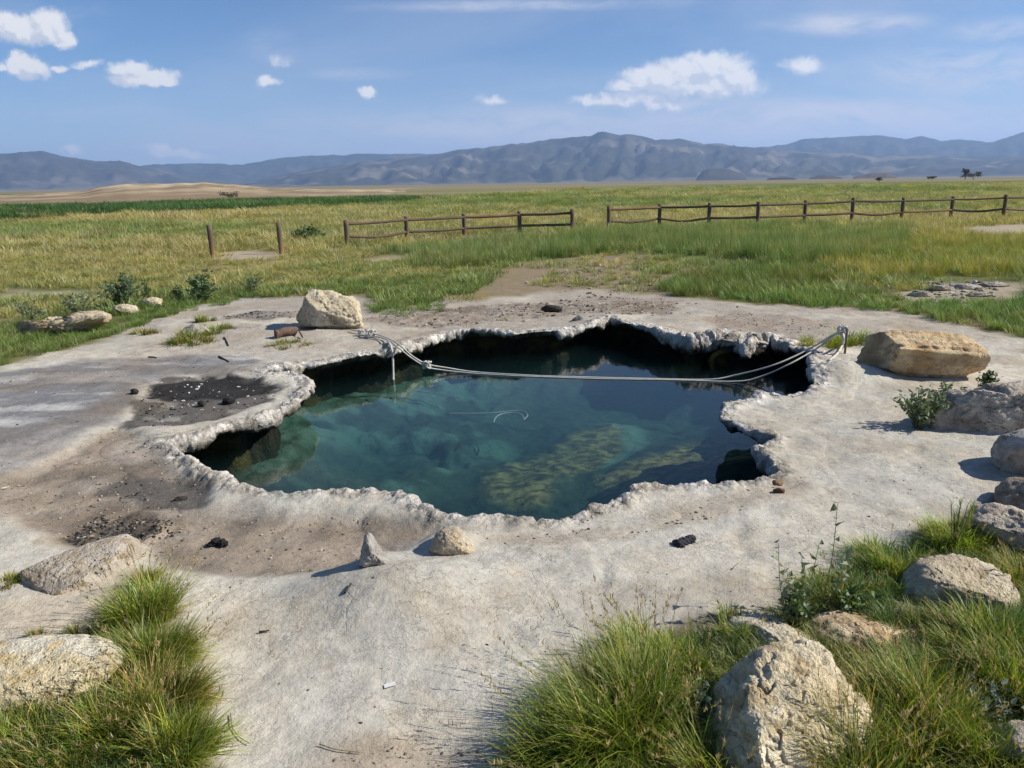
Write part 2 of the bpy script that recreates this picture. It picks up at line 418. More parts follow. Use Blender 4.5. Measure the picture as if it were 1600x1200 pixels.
# ------------------------------------------------------------------ pool outline (lip of the rim, on the ground)
LIP = [(420,578.5),(451,575),(484,569),(508,565),(535,560),(569,555),(596,550),(623,543),(643,538),(663,531),(687,526),(710,520),(737,520),(771,523),
 (805,525),(839,521),(872,518),(906,515),(927,509),(941,503),(949,498),(961,501),(975,506),(988,509),(1008,511),(1029,516),(1042,521),(1059,526),
 (1076,530),(1093,529),(1110,529),(1130,525),(1150,532),(1165,540),(1172,531),(1208,528),(1211,535),(1228,538),(1241,543),(1262,550),(1272,560),(1266,577),(1268,590),(1262,604),
 (1258,612),(1234,614),(1217,619),(1197,616),(1180,617),(1167,624),(1140,629),(1129,644),(1124,657),(1143,661),(1156,667),(1170,675),(1197,682),
 (1212,687),(1200,692),(1200,698),(1187,703),(1183,712),(1200,729),(1206,737),(1187,744),(1160,752),(1146,752),(1116,759),(1082,762),(1052,764),
 (1025,761),(990,762),(976,768),(966,778),(952,786),(936,793),(915,790),(902,793),(898,800),(875,810),(861,816),(844,818),(817,818),(790,816),
 (767,813),(747,816),(733,811),(709,809),(691,811),(669,800),(649,789),(628,781),(612,773),(581,774),(554,776),(517,771),(486,772),(449,773),
 (422,769),(391,764),(371,759),(354,747),(341,742),(324,742),(319,737),(304,725),(294,712),(280,702),(253,695),(233,692),(270,689),(304,684),
 (337,673),(371,661),(405,651),(449,639),(479,621),(487,606),(485,597),(476,587),(462,581),(440,583),(418,584)]
LIPW = polyw(LIP)
def resample(poly, step):
    Q = np.concatenate([poly, poly[:1]]); s = np.concatenate([[0], np.cumsum(np.linalg.norm(np.diff(Q, axis=0), axis=1))])
    n = int(s[-1] / step); t = np.arange(n) * s[-1] / n
    return np.stack([np.interp(t, s, Q[:, 0]), np.interp(t, s, Q[:, 1])], -1)
def smooth_closed(A, k):
    w = np.hanning(2 * k + 1); w /= w.sum(); n = len(A)
    B = np.concatenate([A[-k:], A, A[:k]])
    return np.stack([np.convolve(B[:, i], w, 'valid') for i in range(A.shape[1])], -1)
RIM_STEP = .016
rim_c = smooth_closed(resample(LIPW, RIM_STEP), 4)
area = .5 * np.sum(rim_c[:, 0] * np.roll(rim_c[:, 1], -1) - rim_c[:, 1] * np.roll(rim_c[:, 0], -1))
if area < 0: rim_c = rim_c[::-1].copy()          # counter-clockwise
SDP = rim_c[::6]
tan = np.roll(rim_c, -3, 0) - np.roll(rim_c, 3, 0); tan /= np.linalg.norm(tan, axis=1)[:, None] + 1e-9
nor = np.stack([tan[:, 1], -tan[:, 0]], -1)       # outward
def nsm(k):
    v = smooth_closed(nor, k); return v / (np.linalg.norm(v, axis=1)[:, None] + 1e-6)
nor_s, nor_w = nsm(6), nsm(26)
# ragged lip
ang = np.arange(len(rim_c)) * RIM_STEP
rim_c = rim_c + nor_s * ((fbm2(rim_c[:, 0], rim_c[:, 1], 2.6, 3, 5) - .5) * .18 + (fbm2(rim_c[:, 0], rim_c[:, 1], 9., 4, 6) - .5) * .035)[:, None]

BB = [LIPW[:, 0].min() - 1.2, LIPW[:, 0].max() + 1.2, LIPW[:, 1].min() - 1.2, LIPW[:, 1].max() + 1.2]
def pool_d(P):
    d = np.full(len(P), 9.0)
    k = (P[:, 0] > BB[0]) & (P[:, 0] < BB[1]) & (P[:, 1] > BB[2]) & (P[:, 1] < BB[3])
    if k.any(): d[k] = sdf(P[k], SDP)
    return d

Z_BARE = polyw([(-400,690),(0,572),(120,541),(230,506),(290,481),(380,468),(470,463),(560,462),(640,478),(700,470),(800,462),(900,452),(1030,462),(1180,474),(1300,478),(1400,485),(1500,503),(1600,524),(2000,600),
                (2600,1600),(2000,4000),(-600,4000),(-1500,1500)])
Z_FGR = polyw([(780,1400),(850,1190),(880,1090),(930,1010),(1010,985),(1100,965),(1210,950),(1300,895),(1400,855),(1470,825),(1520,790),(1600,770),(1800,800),(2100,1500)])
Z_FGL = polyw([(-300,1090),(60,1075),(150,960),(190,890),(240,895),(285,980),(310,1090),(345,1200),(370,1400),(-300,1500)])
Z_SLAB = polyw([(-500,720),(0,580),(130,560),(330,548),(420,560),(400,580),(300,585),(235,598),(200,640),(185,655),(100,705),(0,748),(-400,860)])
Z_BASIN = polyw([(185,658),(240,700),(300,745),(330,785),(430,795),(540,800),(690,828),(600,862),(540,885),(400,893),(250,882),(210,850),(110,846),(20,805),(-20,785),(-60,770),(0,750),(100,706)])
Z_CHAR = polyw([(196,655),(215,632),(228,605),(260,590),(330,584),(400,590),(446,603),(430,618),(380,640),(330,655),(270,668),(215,664)])
Z_CHARC = polyw([(225,618),(240,596),(330,586),(420,594),(440,604),(380,618),(300,620)])
Z_CHAR2 = polyw([(95,828),(150,795),(215,793),(268,803),(272,824),(215,842),(120,842)])
Z_SMUDGE = polyw([(165,760),(200,740),(290,740),(315,765),(300,783),(230,785),(175,775)])
Z_BACK = polyw([(560,497),(640,490),(720,478),(860,470),(930,462),(1060,468),(1050,492),(930,489),(850,497),(760,507),(690,512),(620,508)])
Z_BACK2 = polyw([(1080,500),(1150,490),(1240,492),(1300,505),(1290,525),(1240,535),(1190,522),(1120,512)])
Z_FIRE3 = polyw([(350,494),(400,486),(465,487),(460,495),(400,500),(355,499)])
Z_FRONT = polyw([(735,838),(850,840),(960,822),(1090,788),(1210,752),(1260,745),(1240,775),(1130,808),(1000,838),(880,856),(760,856)])
Z_DIRT = polyw([(480,1200),(560,1170),(700,1155),(800,1170),(840,1230),(500,1260)])
Z_CREAM = polyw([(-200,960),(0,940),(120,905),(205,880),(215,900),(190,960),(150,1005),(0,1030),(-200,1060)]); Z_CREAM2 = polyw([(770,912),(800,890),(830,905),(810,920)])
Z_SAND = [polyw(z) for z in ([(1470,366),(1500,354),(1600,350),(1700,352),(1700,370),(1580,372)],[(325,405),(350,393),(400,390),(450,397),(430,404),(360,407)],
          [(-100,462),(0,459),(110,452),(160,452),(120,463),(0,470)],[(570,405),(620,396),(650,400),(600,412)],[(1395,462),(1420,438),(1470,442),(1560,444),(1640,452),(1620,468),(1500,472),(1440,470)])]
Z_DIRTFAR = polyw([(740,455),(800,425),(900,395),(1000,390),(1080,425),(1050,455),(900,462)])
def msk(P, poly, w, amp, sc_=3.0, seed=3):
    lo, hi = poly.min(0) - 2 * (w + amp), poly.max(0) + 2 * (w + amp)
    out = np.zeros(len(P)); k = ((P > lo) & (P < hi)).all(1)
    if k.any():
        q = P[k]; d = sdf(q, poly)
        d = d + (fbm2(q[:, 0], q[:, 1], sc_, 4, seed) - .5) * 2 * amp
        out[k] = ss(-d, -w, w)
    return out
def lerp(c, m_, t): return c + (np.asarray(t) - c) * m_[:, None]

MOUND = at(630, 930)[:2]; HUMP = at(1320, 590)[:2]; SPIKE = at(590, 882)[:2]; LUMP = at(712, 850)[:2]
def height(P, d=None):
    """ground height; P (N,2)"""
    x, y = P[:, 0], P[:, 1]
    r = np.hypot(x, y)
    near = ss(-r, -16, -12)
    z = (fbm2(x, y, .5, 4, 11) - .5) * .10 * near + (fbm2(x, y, .07, 3, 12) - .5) * .25 * ss(r, 11, 25) * ss(-r, -400, -60)
    k = r < 14
    q = P[k]; zz = z[k]
    zz = zz + (fbm2(q[:, 0], q[:, 1], 3.2, 5, 13) - .5) * .045 - .010 * (1 - ss(np.abs(fbm2(q[:, 0], q[:, 1], 1.1, 4, 14) - .5), .0, .05))
    zz -= .05 * msk(q, Z_BASIN, .10, .05)
    zz -= .03 * msk(q, Z_CHAR, .08, .05)
    zz += .15 * np.exp(-((q - MOUND) ** 2 / np.array([.45, .30]) ** 2).sum(1))
    zz += .17 * np.exp(-((q - HUMP) ** 2 / np.array([.42, .26]) ** 2).sum(1))
    zz += .05 * np.exp(-((q - SPIKE) ** 2).sum(1) / .15 ** 2) + .05 * np.exp(-((q - LUMP) ** 2).sum(1) / .17 ** 2)
    br = msk(q, Z_BACK, .15, .1) + msk(q, Z_CHAR2, .1, .1)
    zz += br * (fbm2(q[:, 0], q[:, 1], 9, 3, 21) - .5) * .07
    dd = pool_d(q) if d is None else d[k]
    zz += (.012 + .055 * (fbm2(q[:, 0], q[:, 1], 2.0, 3, 22) - .40)) * np.exp(-(np.maximum(dd, 0) / .24) ** 2)
    z[k] = zz
    return z
def ground_z(px, py):
    p = at(px, py); return float(height(p[None, :2])[0])
def on_ground(px, py, dz=0.0):
    """the ground point seen at a pixel"""
    p = at(px, py)
    for _ in range(3): p = at(px, py, float(height(p[None, :2])[0]))
    p[2] += dz; return p

def ground_color(P, d):
    x, y = P[:, 0], P[:, 1]; r = np.hypot(x, y)
    N = lambda s, o, seed: fbm2(x, y, s, o, seed)
    nA, nB, nC = N(.9, 4, 41), N(4.0, 4, 42), N(.35, 3, 43)
    # meadow soil under the grass
    pp = proj(np.column_stack([x, y, np.zeros(len(x))]))
    dry, grn = np.array([.25, .20, .095]), np.array([.125, .135, .048])
    t = ss(N(.12, 4, 44) + .5 * N(.02, 3, 45), .55, .95)
    c = dry + (grn - dry) * t[:, None]
    far = ss(r, 60, 160)
    t2 = ss(fbm2(x * .35, y, .008, 4, 46), .40, .62)
    cf = np.array([.235, .205, .105]) + (np.array([.095, .125, .040]) - np.array([.235, .205, .105])) * t2[:, None]
    c = c + (cf - c) * far[:, None]
    vf = ss(r, 420, 900)
    cv = np.array([.20, .17, .105]) * (0.75 + .6 * fbm2(x * .3, y, .0035, 4, 47))[:, None]
    c = c + (cv - c) * vf[:, None]
    for i, z in enumerate(Z_SAND): c = lerp(c, msk(P, z, .5, 1.0, 1.2, 60 + i) * .75, (.42, .36, .28))
    c = lerp(c, msk(P, Z_DIRTFAR, .8, 1.0, .8, 66) * .75, (.25, .195, .14))
    # travertine
    bare = msk(P, Z_BARE, .15, .35, 1.6, 51)
    cb = np.array([.52, .485, .405]) * (.80 + .42 * nA)[:, None]
    cb = cb + (np.array([.375, .36, .32]) - cb) * (ss(nC, .42, .62) * .55)[:, None]
    cb = lerp(cb, ss(nB, .52, .70) * .32, (.53, .505, .44))
    cb = lerp(cb, ss(N(1.7, 4, 48), .55, .72) * .45, (.30, .255, .20))
    sl = msk(P, Z_SLAB, .12, .1, 2.0, 52)
    st = fbm2(x * .8, y * 2.2, 1.6, 5, 53)
    slc = np.array([.20, .197, .197]) + (np.array([.42, .41, .395]) - np.array([.20, .197, .197])) * ss(st, .42, .68)[:, None]
    slc = lerp(slc, ss(N(.8, 4, 54), .52, .66) * .6, (.19, .165, .14))
    cb = cb + (slc - cb) * sl[:, None]
    bs = msk(P, Z_BASIN, .10, .12, 2.5, 55)
    bc = np.array([.29, .24, .185]) * (.65 + .7 * nB)[:, None]
    bc = lerp(bc, ss(N(2.3, 4, 56), .50, .68) * .6, (.135, .115, .095))
    bc = lerp(bc, ss(N(1.3, 4, 57), .55, .7) * .5, (.36, .33, .29))
    cb = cb + (bc - cb) * bs[:, None]
    for z, w, a, colr, amt, sd_ in ((Z_FRONT, .08, .16, (.31, .26, .20), .55, 58), (Z_BACK, .1, .2, (.17, .135, .105), .9, 59), (Z_BACK2, .12, .2, (.27, .22, .175), .8, 60),
                               (Z_DIRT, .15, .2, (.29, .23, .165), .7, 61), (Z_CREAM, .15, .22, (.52, .43, .31), .65, 74), (Z_CREAM2, .06, .10, (.50, .41, .29), .6, 75), (Z_FIRE3, .1, .15, (.09, .075, .065), .8, 62), (Z_CHAR, .03, .17, (.085, .077, .070), .92, 63),
                               (Z_CHARC, .03, .17, (.020, .019, .019), .93, 64), (Z_CHAR2, .025, .20, (.028, .027, .026), .92, 65), (Z_SMUDGE, .05, .18, (.085, .078, .070), .85, 67)):
        mm = msk(P, z, w, a, 4.0, sd_) * amt
        if z is Z_CHAR or z is Z_CHAR2 or z is Z_BACK: mm = mm * (.62 + .6 * ss(nB, .35, .6)).clip(0, 1)
        cb = lerp(cb, mm, colr)
    # back strip of the terrace is browner
    bk = ss(y, 8.8, 11.0) * ss(nA, .25, .55)
    cb = lerp(cb, bk * .7, (.31, .27, .225))
    # white crust at the rim
    cr = ss(-d + .22 * (N(2.2, 4, 72) - .5) - .15 * ss(-y, -7.6, -6.2), -.30, -.05) * (.40 + .75 * ss(N(6, 4, 68), .36, .56))
    cr = np.where(d < 8, cr.clip(0, 1), 0)
    cb = lerp(cb, cr, (.70, .67, .62))
    sp = ss(N(16, 3, 69), .60, .70) * ss(-d, -.3, -.05) * (d < 8)
    cb = lerp(cb, sp * .5, (.16, .14, .115))
    c = c + (cb - c) * bare[:, None]
    fg = np.maximum(msk(P, Z_FGR, .06, .10, 4, 70), msk(P, Z_FGL, .06, .10, 4, 71))
    c = lerp(c, fg * .85, (.16, .125, .075))
    return c

# ------------------------------------------------------------------ ground sheet to the horizon
def build_ground():
    ys = list(np.arange(-8, 1.2, .25)) + list(np.arange(1.2, 14, .034))
    y = 14.0
    while y < 14000: ys.append(y); y *= 1.028
    ys = np.array(ys); nc = 470
    u = np.linspace(-1, 1, nc); u = np.sign(u) * (np.abs(u) * .85 + .15 * np.abs(u) ** 3)
    w = np.maximum(8.5, ys * .86 + 4.0)
    X = u[None, :] * w[:, None]; Yg = np.repeat(ys[:, None], nc, 1)
    P = np.stack([X.ravel(), Yg.ravel()], -1)
    d = pool_d(P); z = height(P, d)
    F = grid_faces(len(ys), nc)
    cd = d[F].min(1)
    F = F[cd > .12]
    c = ground_color(P, d)
    V = np.column_stack([P, z])
    used = np.zeros(len(V), bool); used[F.ravel()] = True
    idx = np.cumsum(used) - 1
    me = mesh_np('ground', V[used], [idx[F]], c[used])
    tag(obj('ground', me, M_GROUND), kind='structure')
build_ground()

# ------------------------------------------------------------------ rim of the pool and its undercut wall
WATER_Z = -.32
def build_rim():
    n = len(rim_c)
    prof = [(.47, 0, 0), (.42, 0, 1), (.37, 0, 1), (.32, 0, 1), (.275, 0, 1), (.235, 0, 1), (.20, 0, 1), (.168, 0, 1), (.14, 0, 1), (.115, 0, 1), (.092, 0, 1), (.07, 0, 1), (.05, 0, 1), (.033, 0, 1), (.018, -.002, 1), (.004, -.009, 1), (-.004, -.026, 1),
            (-.008, -.052, 1), (-.006, -.07, 1), (.004, -.088, 1), (.022, -.098, 1), (.05, -.106, 1), (.09, -.112, 1), (.14, -.12, 1), (.20, -.13, 1), (.27, -.145, 1), (.34, -.17, 1), (.40, -.20, 1), (.45, -.235, 1), (.485, -.28, 1), (.50, -.33, 1), (.50, -.40, 1), (.49, -.50, 1),
            (.47, -.65, 1), (.44, -.8, 1), (.40, -1.05, 1), (.36, -1.4, 1), (.3, -1.9, 1), (.2, -2.6, 1)]
    lipn = fbm2(rim_c[:, 0], rim_c[:, 1], 2.2, 3, 81)      # thickness of the lip
    und = .55 + .75 * fbm2(rim_c[:, 0], rim_c[:, 1], 1.1, 3, 82)
    pr = proj(np.column_stack([rim_c, np.zeros(n)]))
    blk = ss(pr[:, 0], 1020, 1060) * ss(-pr[:, 0], -1230, -1180) * ss(-pr[:, 1], -560, -545)   # big crusted blocks at the far right
    # right-hand side stands a little higher and has ledges
    rows = []; drows = []
    for k, (o, z, f) in enumerate(prof):
        nn = nor_s if o < .1 and k < 22 else nor_w
        oo = o * (und if z < -.1 else 1.0)
        P = rim_c + nn * np.broadcast_to(oo, (n,))[:, None]
        if z > -.005:
            dd = np.full(n, o)
            h = height(P, dd)
            zz = h
        else:
            h = height(rim_c, np.zeros(n))
            zz = h + z * (.30 + 1.1 * ss(lipn, .35, .7) + .5 * blk) if z > -.2 else (z + h * ss(z, -.45, -.15))
        rows.append(np.column_stack([P, zz])); drows.append(np.full(n, o))
    V = np.concatenate(rows); K = np.repeat(np.arange(len(prof)), n); O = np.concatenate(drows)
    # knobbly crust: push along the profile normal
    G = V.reshape(len(prof), n, 3)
    du = np.roll(G, -1, 1) - np.roll(G, 1, 1); dv = np.gradient(G, axis=0)
    N = np.cross(du, dv); N /= np.linalg.norm(N, axis=2)[:, :, None] + 1e-9
    N = N.reshape(-1, 3)
    if N[(K == 5)][:, 2].mean() < 0: N = -N
    c1 = fbm3(V, 9, 4, 83, .55); c2 = fbm3(V, 30, 3, 84, .6); c3 = fbm3(V * np.array([1, 1, 2.2]), 4, 3, 85)
    Oe = O * (1 + 1.1 * ss(-V[:, 1], -8.2, -6.6)); amp = np.where(K == 0, 0, ss(-Oe, -.42, -.14))
    under = (K >= 22)
    amp = np.where(under, 1.0, amp)
    bl = np.tile(blk, len(prof))
    knob = np.abs(c1 - .5) * 2
    crs = np.abs(fbm3(V, 6, 4, 90, .6) - .5) * 2; crs2 = np.abs(fbm3(V, 17, 3, 80, .6) - .5) * 2
    disp = amp * (.045 * (np.minimum(crs, .30) - .18) + .018 * (np.minimum(crs2, .4) - .2) + .022 * ss(c1, .46, .64) * ss(-O, -.24, -.02) + .026 * (c2 - .45) + .014 * (fbm3(V, 75, 2, 79) - .5) + .06 * (c3 - .45)) + bl * amp * (~under) * .05 * ss(c1, .45, .6)
    disp = np.where(under, (c3 - .5) * .20 + (c1 - .5) * .07, disp)
    disp = np.where((K < 5), np.maximum(disp, -.004) + .006, disp)
    V = V + N * disp[:, None]
    V[K == 0, 2] -= .02
    un = K >= 21; V[un, 2] = np.minimum(V[un, 2], height(V[un, :2], np.full(un.sum(), 1.0)) - .075)
    F = grid_faces(len(prof), n, True)
    top = K <= 13
    col = np.zeros((len(V), 3))
    col[top] = ground_color(V[top][:, :2], O[top])
    q = V[~top]; kk = K[~top]
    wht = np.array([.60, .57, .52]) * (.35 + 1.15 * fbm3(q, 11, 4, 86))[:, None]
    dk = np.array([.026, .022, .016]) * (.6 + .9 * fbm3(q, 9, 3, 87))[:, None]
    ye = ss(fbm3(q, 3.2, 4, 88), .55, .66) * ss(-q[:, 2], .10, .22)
    dk = lerp(dk, ye * (.25 + .6 * ss(proj(q)[:, 0], 950, 1050)), (.24, .165, .035))  # yellow algae thinned on the left wall: undercut shade painted into the colour
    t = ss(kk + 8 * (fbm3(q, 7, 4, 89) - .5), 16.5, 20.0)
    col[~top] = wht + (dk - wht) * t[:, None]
    # dark hollows in the crust
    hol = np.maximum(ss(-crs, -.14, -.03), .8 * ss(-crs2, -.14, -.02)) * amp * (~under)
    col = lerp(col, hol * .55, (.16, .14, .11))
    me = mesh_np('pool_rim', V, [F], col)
    ca = me.attributes.new('crust', 'FLOAT', 'POINT'); ca.data.foreach_set('value', np.where(K > 16, 1.0, ss(-Oe, -.30, -.08) * .9).astype(np.float32))
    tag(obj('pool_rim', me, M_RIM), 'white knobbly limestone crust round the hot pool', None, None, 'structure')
build_rim()

# ------------------------------------------------------------------ pool bed and water
BZ = -.87
def build_bed():
    g = .035
    xs = np.arange(BB[0] + .3, BB[1] - .3, g); ys = np.arange(BB[2] + .3, BB[3] - .3, g)
    X, Y = np.meshgrid(xs, ys); P = np.stack([X.ravel(), Y.ravel()], -1)
    d = sdf(P, SDP)
    pw = lambda pts, z=BZ: polyw(pts, z)
    deep1 = pw([(640,800),(700,770),(740,738),(780,770),(830,792),(860,780),(880,758),(900,775),(950,790),(880,830),(780,835)])
    deep2 = pw([(760,640),(830,590),(960,575),(1130,600),(1120,660),(1020,690),(1000,660),(940,650),(880,672),(800,700)])
    deep3 = pw([(480,720),(560,690),(680,690),(690,720),(620,750),(520,760),(470,745)])
    algae = pw([(728,757),(790,715),(870,682),(940,656),(985,660),(992,685),(965,712),(915,735),(872,750),(835,792),(780,778)])
    algae2 = pw([(900,800),(930,745),(1000,720),(1080,692),(1145,690),(1210,735),(1100,770),(985,775)])
    pale = pw([(925,652),(975,655),(1012,664),(1003,695),(962,720),(935,732),(985,692),(978,668)])
    sand = pw([(330,745),(400,690),(480,640),(600,600),(760,580),(800,600),(830,640),(800,690),(745,735),(650,795),(560,790),(420,785)])
    z = -.62 - .22 * ss(-d, -.2, .8) - .12 * ss(-d, .8, 2.4)
    z -= .12 * msk(P, deep1, .35, .2, 1.5, 91) + .15 * msk(P, deep2, .5, .25, 1.2, 92) + .20 * msk(P, deep3, .2, .25, 2, 93)
    z += (fbm2(P[:, 0], P[:, 1], 2.6, 4, 105) - .5) * .10
    z += (fbm2(P[:, 0], P[:, 1], 1.1, 4, 95) - .5) * .16 + (fbm2(P[:, 0], P[:, 1], 6, 4, 96) - .5) * .06
    z = np.minimum(z, -.52 + .1 * (fbm2(P[:, 0], P[:, 1], 2, 3, 104) - .5))
    c = np.tile(np.array([.040, .046, .034]), (len(P), 1)) * (.35 + 1.3 * fbm2(P[:, 0], P[:, 1], 3, 4, 97))[:, None]
    n5 = fbm2(P[:, 0], P[:, 1], 1.5, 4, 98)
    c = lerp(c, msk(P, sand, .25, .3, 1.3, 99) * (.15 + .95 * ss(n5 + .25 * (fbm2(P[:, 0], P[:, 1], 7, 4, 106) - .5), .40, .60)).clip(0, 1), (.105, .145, .115))
    al = (.128, .092, .048)
    for a, sd_ in ((algae, 101), (algae2, 102)):
        tx = fbm2(P[:, 0] + .4 * P[:, 1], P[:, 1] * 1.8, 10, 5, sd_ + 9, .6)
        ca = np.array(al)[None] * (.45 + 1.5 * ss(tx, .36, .66))[:, None] * np.array([1.35, 1.2, 1])[None]
        mm = msk(P, a, .12, .2, 2.5, sd_); c = c + (ca - c) * mm[:, None]
    c = lerp(c, msk(P, pale, .08, .12, 3, 103) * .9, (.17, .20, .16))
    c = lerp(c, msk(P, deep1, .2, .2, 1.5, 91) * .8, (.03, .035, .035))
    c = lerp(c, msk(P, deep2, .3, .25, 1.2, 92) * .7, (.07, .075, .065))
    c = lerp(c, msk(P, deep3, .2, .25, 2, 93) * .75, (.05, .06, .05))
    me = mesh_np('pool_bed', np.column_stack([P, z]), [grid_faces(len(ys), len(xs))], c)
    tag(obj('pool_bed', me, M_BED), kind='structure')
build_bed()
def build_water():
    g = .25
    xs = np.arange(BB[0] + .1, BB[1], g); ys = np.arange(BB[2] + .1, BB[3], g)
    X, Y = np.meshgrid(xs, ys); P = np.stack([X.ravel(), Y.ravel()], -1)
    cx = (P + g / 2); d = sdf(cx, SDP).reshape(len(ys), len(xs))
    keep = d < .85; keep[-1, :] = False; keep[:, -1] = False
    nx = len(xs); n = len(P)
    V = np.concatenate([np.column_stack([P, np.full(n, WATER_Z)]), np.column_stack([P, np.full(n, -4.6)])])
    F = []
    for j, i in zip(*np.nonzero(keep)):
        a, b, c, e = j * nx + i, j * nx + i + 1, (j + 1) * nx + i + 1, (j + 1) * nx + i
        F.append((a, b, c, e)); F.append((n + e, n + c, n + b, n + a))
        if not keep[j - 1, i]: F.append((a, n + a, n + b, b))
        if not keep[j + 1, i]: F.append((e, c, n + c, n + e))
        if not keep[j, i - 1]: F.append((a, e, n + e, n + a))
        if not keep[j, i + 1]: F.append((b, n + b, n + c, c))
    F = np.array(F); used = np.zeros(2 * n, bool); used[F.ravel()] = True; idx = np.cumsum(used) - 1
    me = mesh_np('water', V[used], [idx[F]], None, False)
    tag(obj('water', me, M_WATER), kind='structure')
build_water()
# ------------------------------------------------------------------ distant land
def skyline_mesh(name, sky, D0, D1, dfoot, seed, spur, base_c, pale, nt_=46, px0=-700, px1=2300, nc=620, taper=None):
    sky = np.array(sky, float)
    pxs = np.linspace(px0, px1, nc); sy = np.interp(pxs, sky[:, 0], sky[:, 1])
    sy = sy + (fbm2(pxs, pxs * 0, .035, 4, seed) - .5) * 3.0 + (fbm2(pxs, pxs * 0, .15, 4, seed + 9) - .5) * 2.4
    dirs = np.array([ray(a, b) for a, b in zip(pxs, sy)])
    hz = np.hypot(dirs[:, 0], dirs[:, 1]); ux, uy = dirs[:, 0] / hz, dirs[:, 1] / hz
    zc = CAM_H + dirs[:, 2] / hz * D1
    az = np.arctan2(ux, uy)
    ts = np.concatenate([np.linspace(0, 1, nt_), [1.05, 1.12, 1.25]])
    V = []; C = []; T_ = []
    for t in ts:
        D = D0 + (D1 - D0) * t
        a = az * D1
        wz = a / D1 * 20 + 2.2 * (fbm2(a / D1 * 7, np.full(nc, t * 1.6), 1.0, 3, seed + 8) - .5) * 2
        rn = 1 - 2 * np.abs(fbm2(wz, np.full(nc, t * 2.2), 1.0, 5, seed + 1, .58) - .5)
        rn2 = fbm2(a / D1 * 70, np.full(nc, t * 4), 1.0, 4, seed + 2) - .5
        g = ss(np.array([t]), -.15, 1.02)[0] ** 1.35 if t <= 1 else 1 - (t - 1) * 1.6
        env = max(0, min(t, 1)) * max(0, (1.0 - t)) ** 1.4 * 4.8
        z = zc * (g + env * spur * (rn - .72) + env * .34 * rn2)
        z = np.where(zc > 0, np.maximum(z, -1.5), -3) + dfoot * (1 - t)
        if t == 0: z = z * 0 - 2
        V.append(np.column_stack([ux * D, uy * D, z])); T_.append(np.full(nc, t))
    V = np.concatenate(V); T_ = np.concatenate(T_)
    n = fbm2(V[:, 0], V[:, 1], 1 / 130., 5, seed + 5, .6)
    c = np.array(base_c) * (.25 + 1.5 * n)[:, None]
    c = lerp(c, ss(fbm2(V[:, 0], V[:, 1], 1 / 300., 5, seed + 6), .54, .66) * .8, pale)
    c = lerp(c, ss(-T_, -.10, -.02) * .7, (.15, .135, .095))
    me = mesh_np(name, V, [grid_faces(len(ts), nc)], c)
    o = obj(name, me, M_FAR); tag(o, kind='structure'); return o, V
FARSKY = [(-700,262),(0,262),(200,262),(240,257),(300,255),(345,257),(380,257),(440,248),(480,243),(540,243),(565,239),(620,241),(700,241),(860,240),(1100,235),(1180,231),(1230,225),(1260,217),(1325,213),(1370,211),(1395,214),
          (1415,218),(1442,212),(1470,220),(1500,218),(1550,222),(1600,206),(1700,199),(1900,205),(2300,215)]
skyline_mesh('far_mountain_range', FARSKY, 7000, 8600, 0, 201, .3, (.040, .045, .036), (.08, .075, .06))
LEFTSKY = [(-700,220),(-300,232),(-100,243),(0,240),(65,236),(100,244),(150,252),(185,251),(210,258),(250,265),(290,274),(330,282),(380,291),(430,300),(600,310),(2300,320)]
skyline_mesh('mountain_range', LEFTSKY, 5600, 7200, 0, 221, .45, (.050, .048, .038), (.12, .10, .08))
MAINSKY = [(-700,330),(330,300),(380,287),(440,274),(500,263),(560,252),(640,247),(690,241),(715,234),(780,229),(800,227),(830,223),(890,214),(920,214),(945,207),(970,212),(1000,212),(1025,220),(1060,216),(1080,220),(1100,225),
           (1125,225),(1180,231),(1240,236),(1300,240),(1380,243),(1450,243),(1520,246),(1600,245),(1800,238),(2300,250)]
skyline_mesh('mountain_range', MAINSKY, 4300, 6600, 0, 241, .50, (.048, .048, .037), (.17, .145, .115))

def low_hill(name, px0, px1, sky, D0, D1, cols, seed, nt_=26, nc=260):
    sky = np.array(sky, float); pxs = np.linspace(px0, px1, nc); sy = np.interp(pxs, sky[:, 0], sky[:, 1])
    amp = 14.0 / (D1 / 300.)
    sy = sy + (fbm2(pxs, pxs * 0, .06, 4, seed) - .5) * 1.6
    dirs = np.array([ray(a, b) for a, b in zip(pxs, sy)]); hz = np.hypot(dirs[:, 0], dirs[:, 1])
    ux, uy = dirs[:, 0] / hz, dirs[:, 1] / hz; zc = CAM_H + dirs[:, 2] / hz * D1
    end = ss(pxs, px0, px0 + .08 * (px1 - px0)) * ss(-pxs, -px1, -px1 + .08 * (px1 - px0))
    V = []; T_ = []
    for t in list(np.linspace(0, 1, nt_)) + [1.15, 1.5]:
        D = D0 + (D1 - D0) * t
        g = ss(np.array([t]), 0, 1)[0] if t <= 1 else 1 - (t - 1) * 2.2
        nz = fbm2(ux * D, uy * D, 14. / D1, 5, seed + 3, .6) - .5
        z = (zc * g + abs(zc).mean() * .35 * nz * max(0, min(t, 1)) * (1 if t < .95 else .2)) * end - .6 * (1 - end) - (.25 if t == 0 else 0)
        V.append(np.column_stack([ux * D, uy * D, z])); T_.append(np.full(nc, t))
    V = np.concatenate(V); T_ = np.concatenate(T_)
    n = fbm2(V[:, 0], V[:, 1], 14. / D1, 5, seed + 5)
    c = lerp(np.tile(np.array(cols[0], float), (len(V), 1)), ss(n, .42, .56), cols[1])
    c = lerp(c, ss(fbm2(V[:, 0], V[:, 1], 40. / D1, 4, seed + 6), .52, .62) * .8 * ss(T_, .3, .8), cols[2])
    me = mesh_np(name, V, [grid_faces(nt_ + 2, nc)], c)
    return tag(obj(name, me, M_FAR), kind='structure')
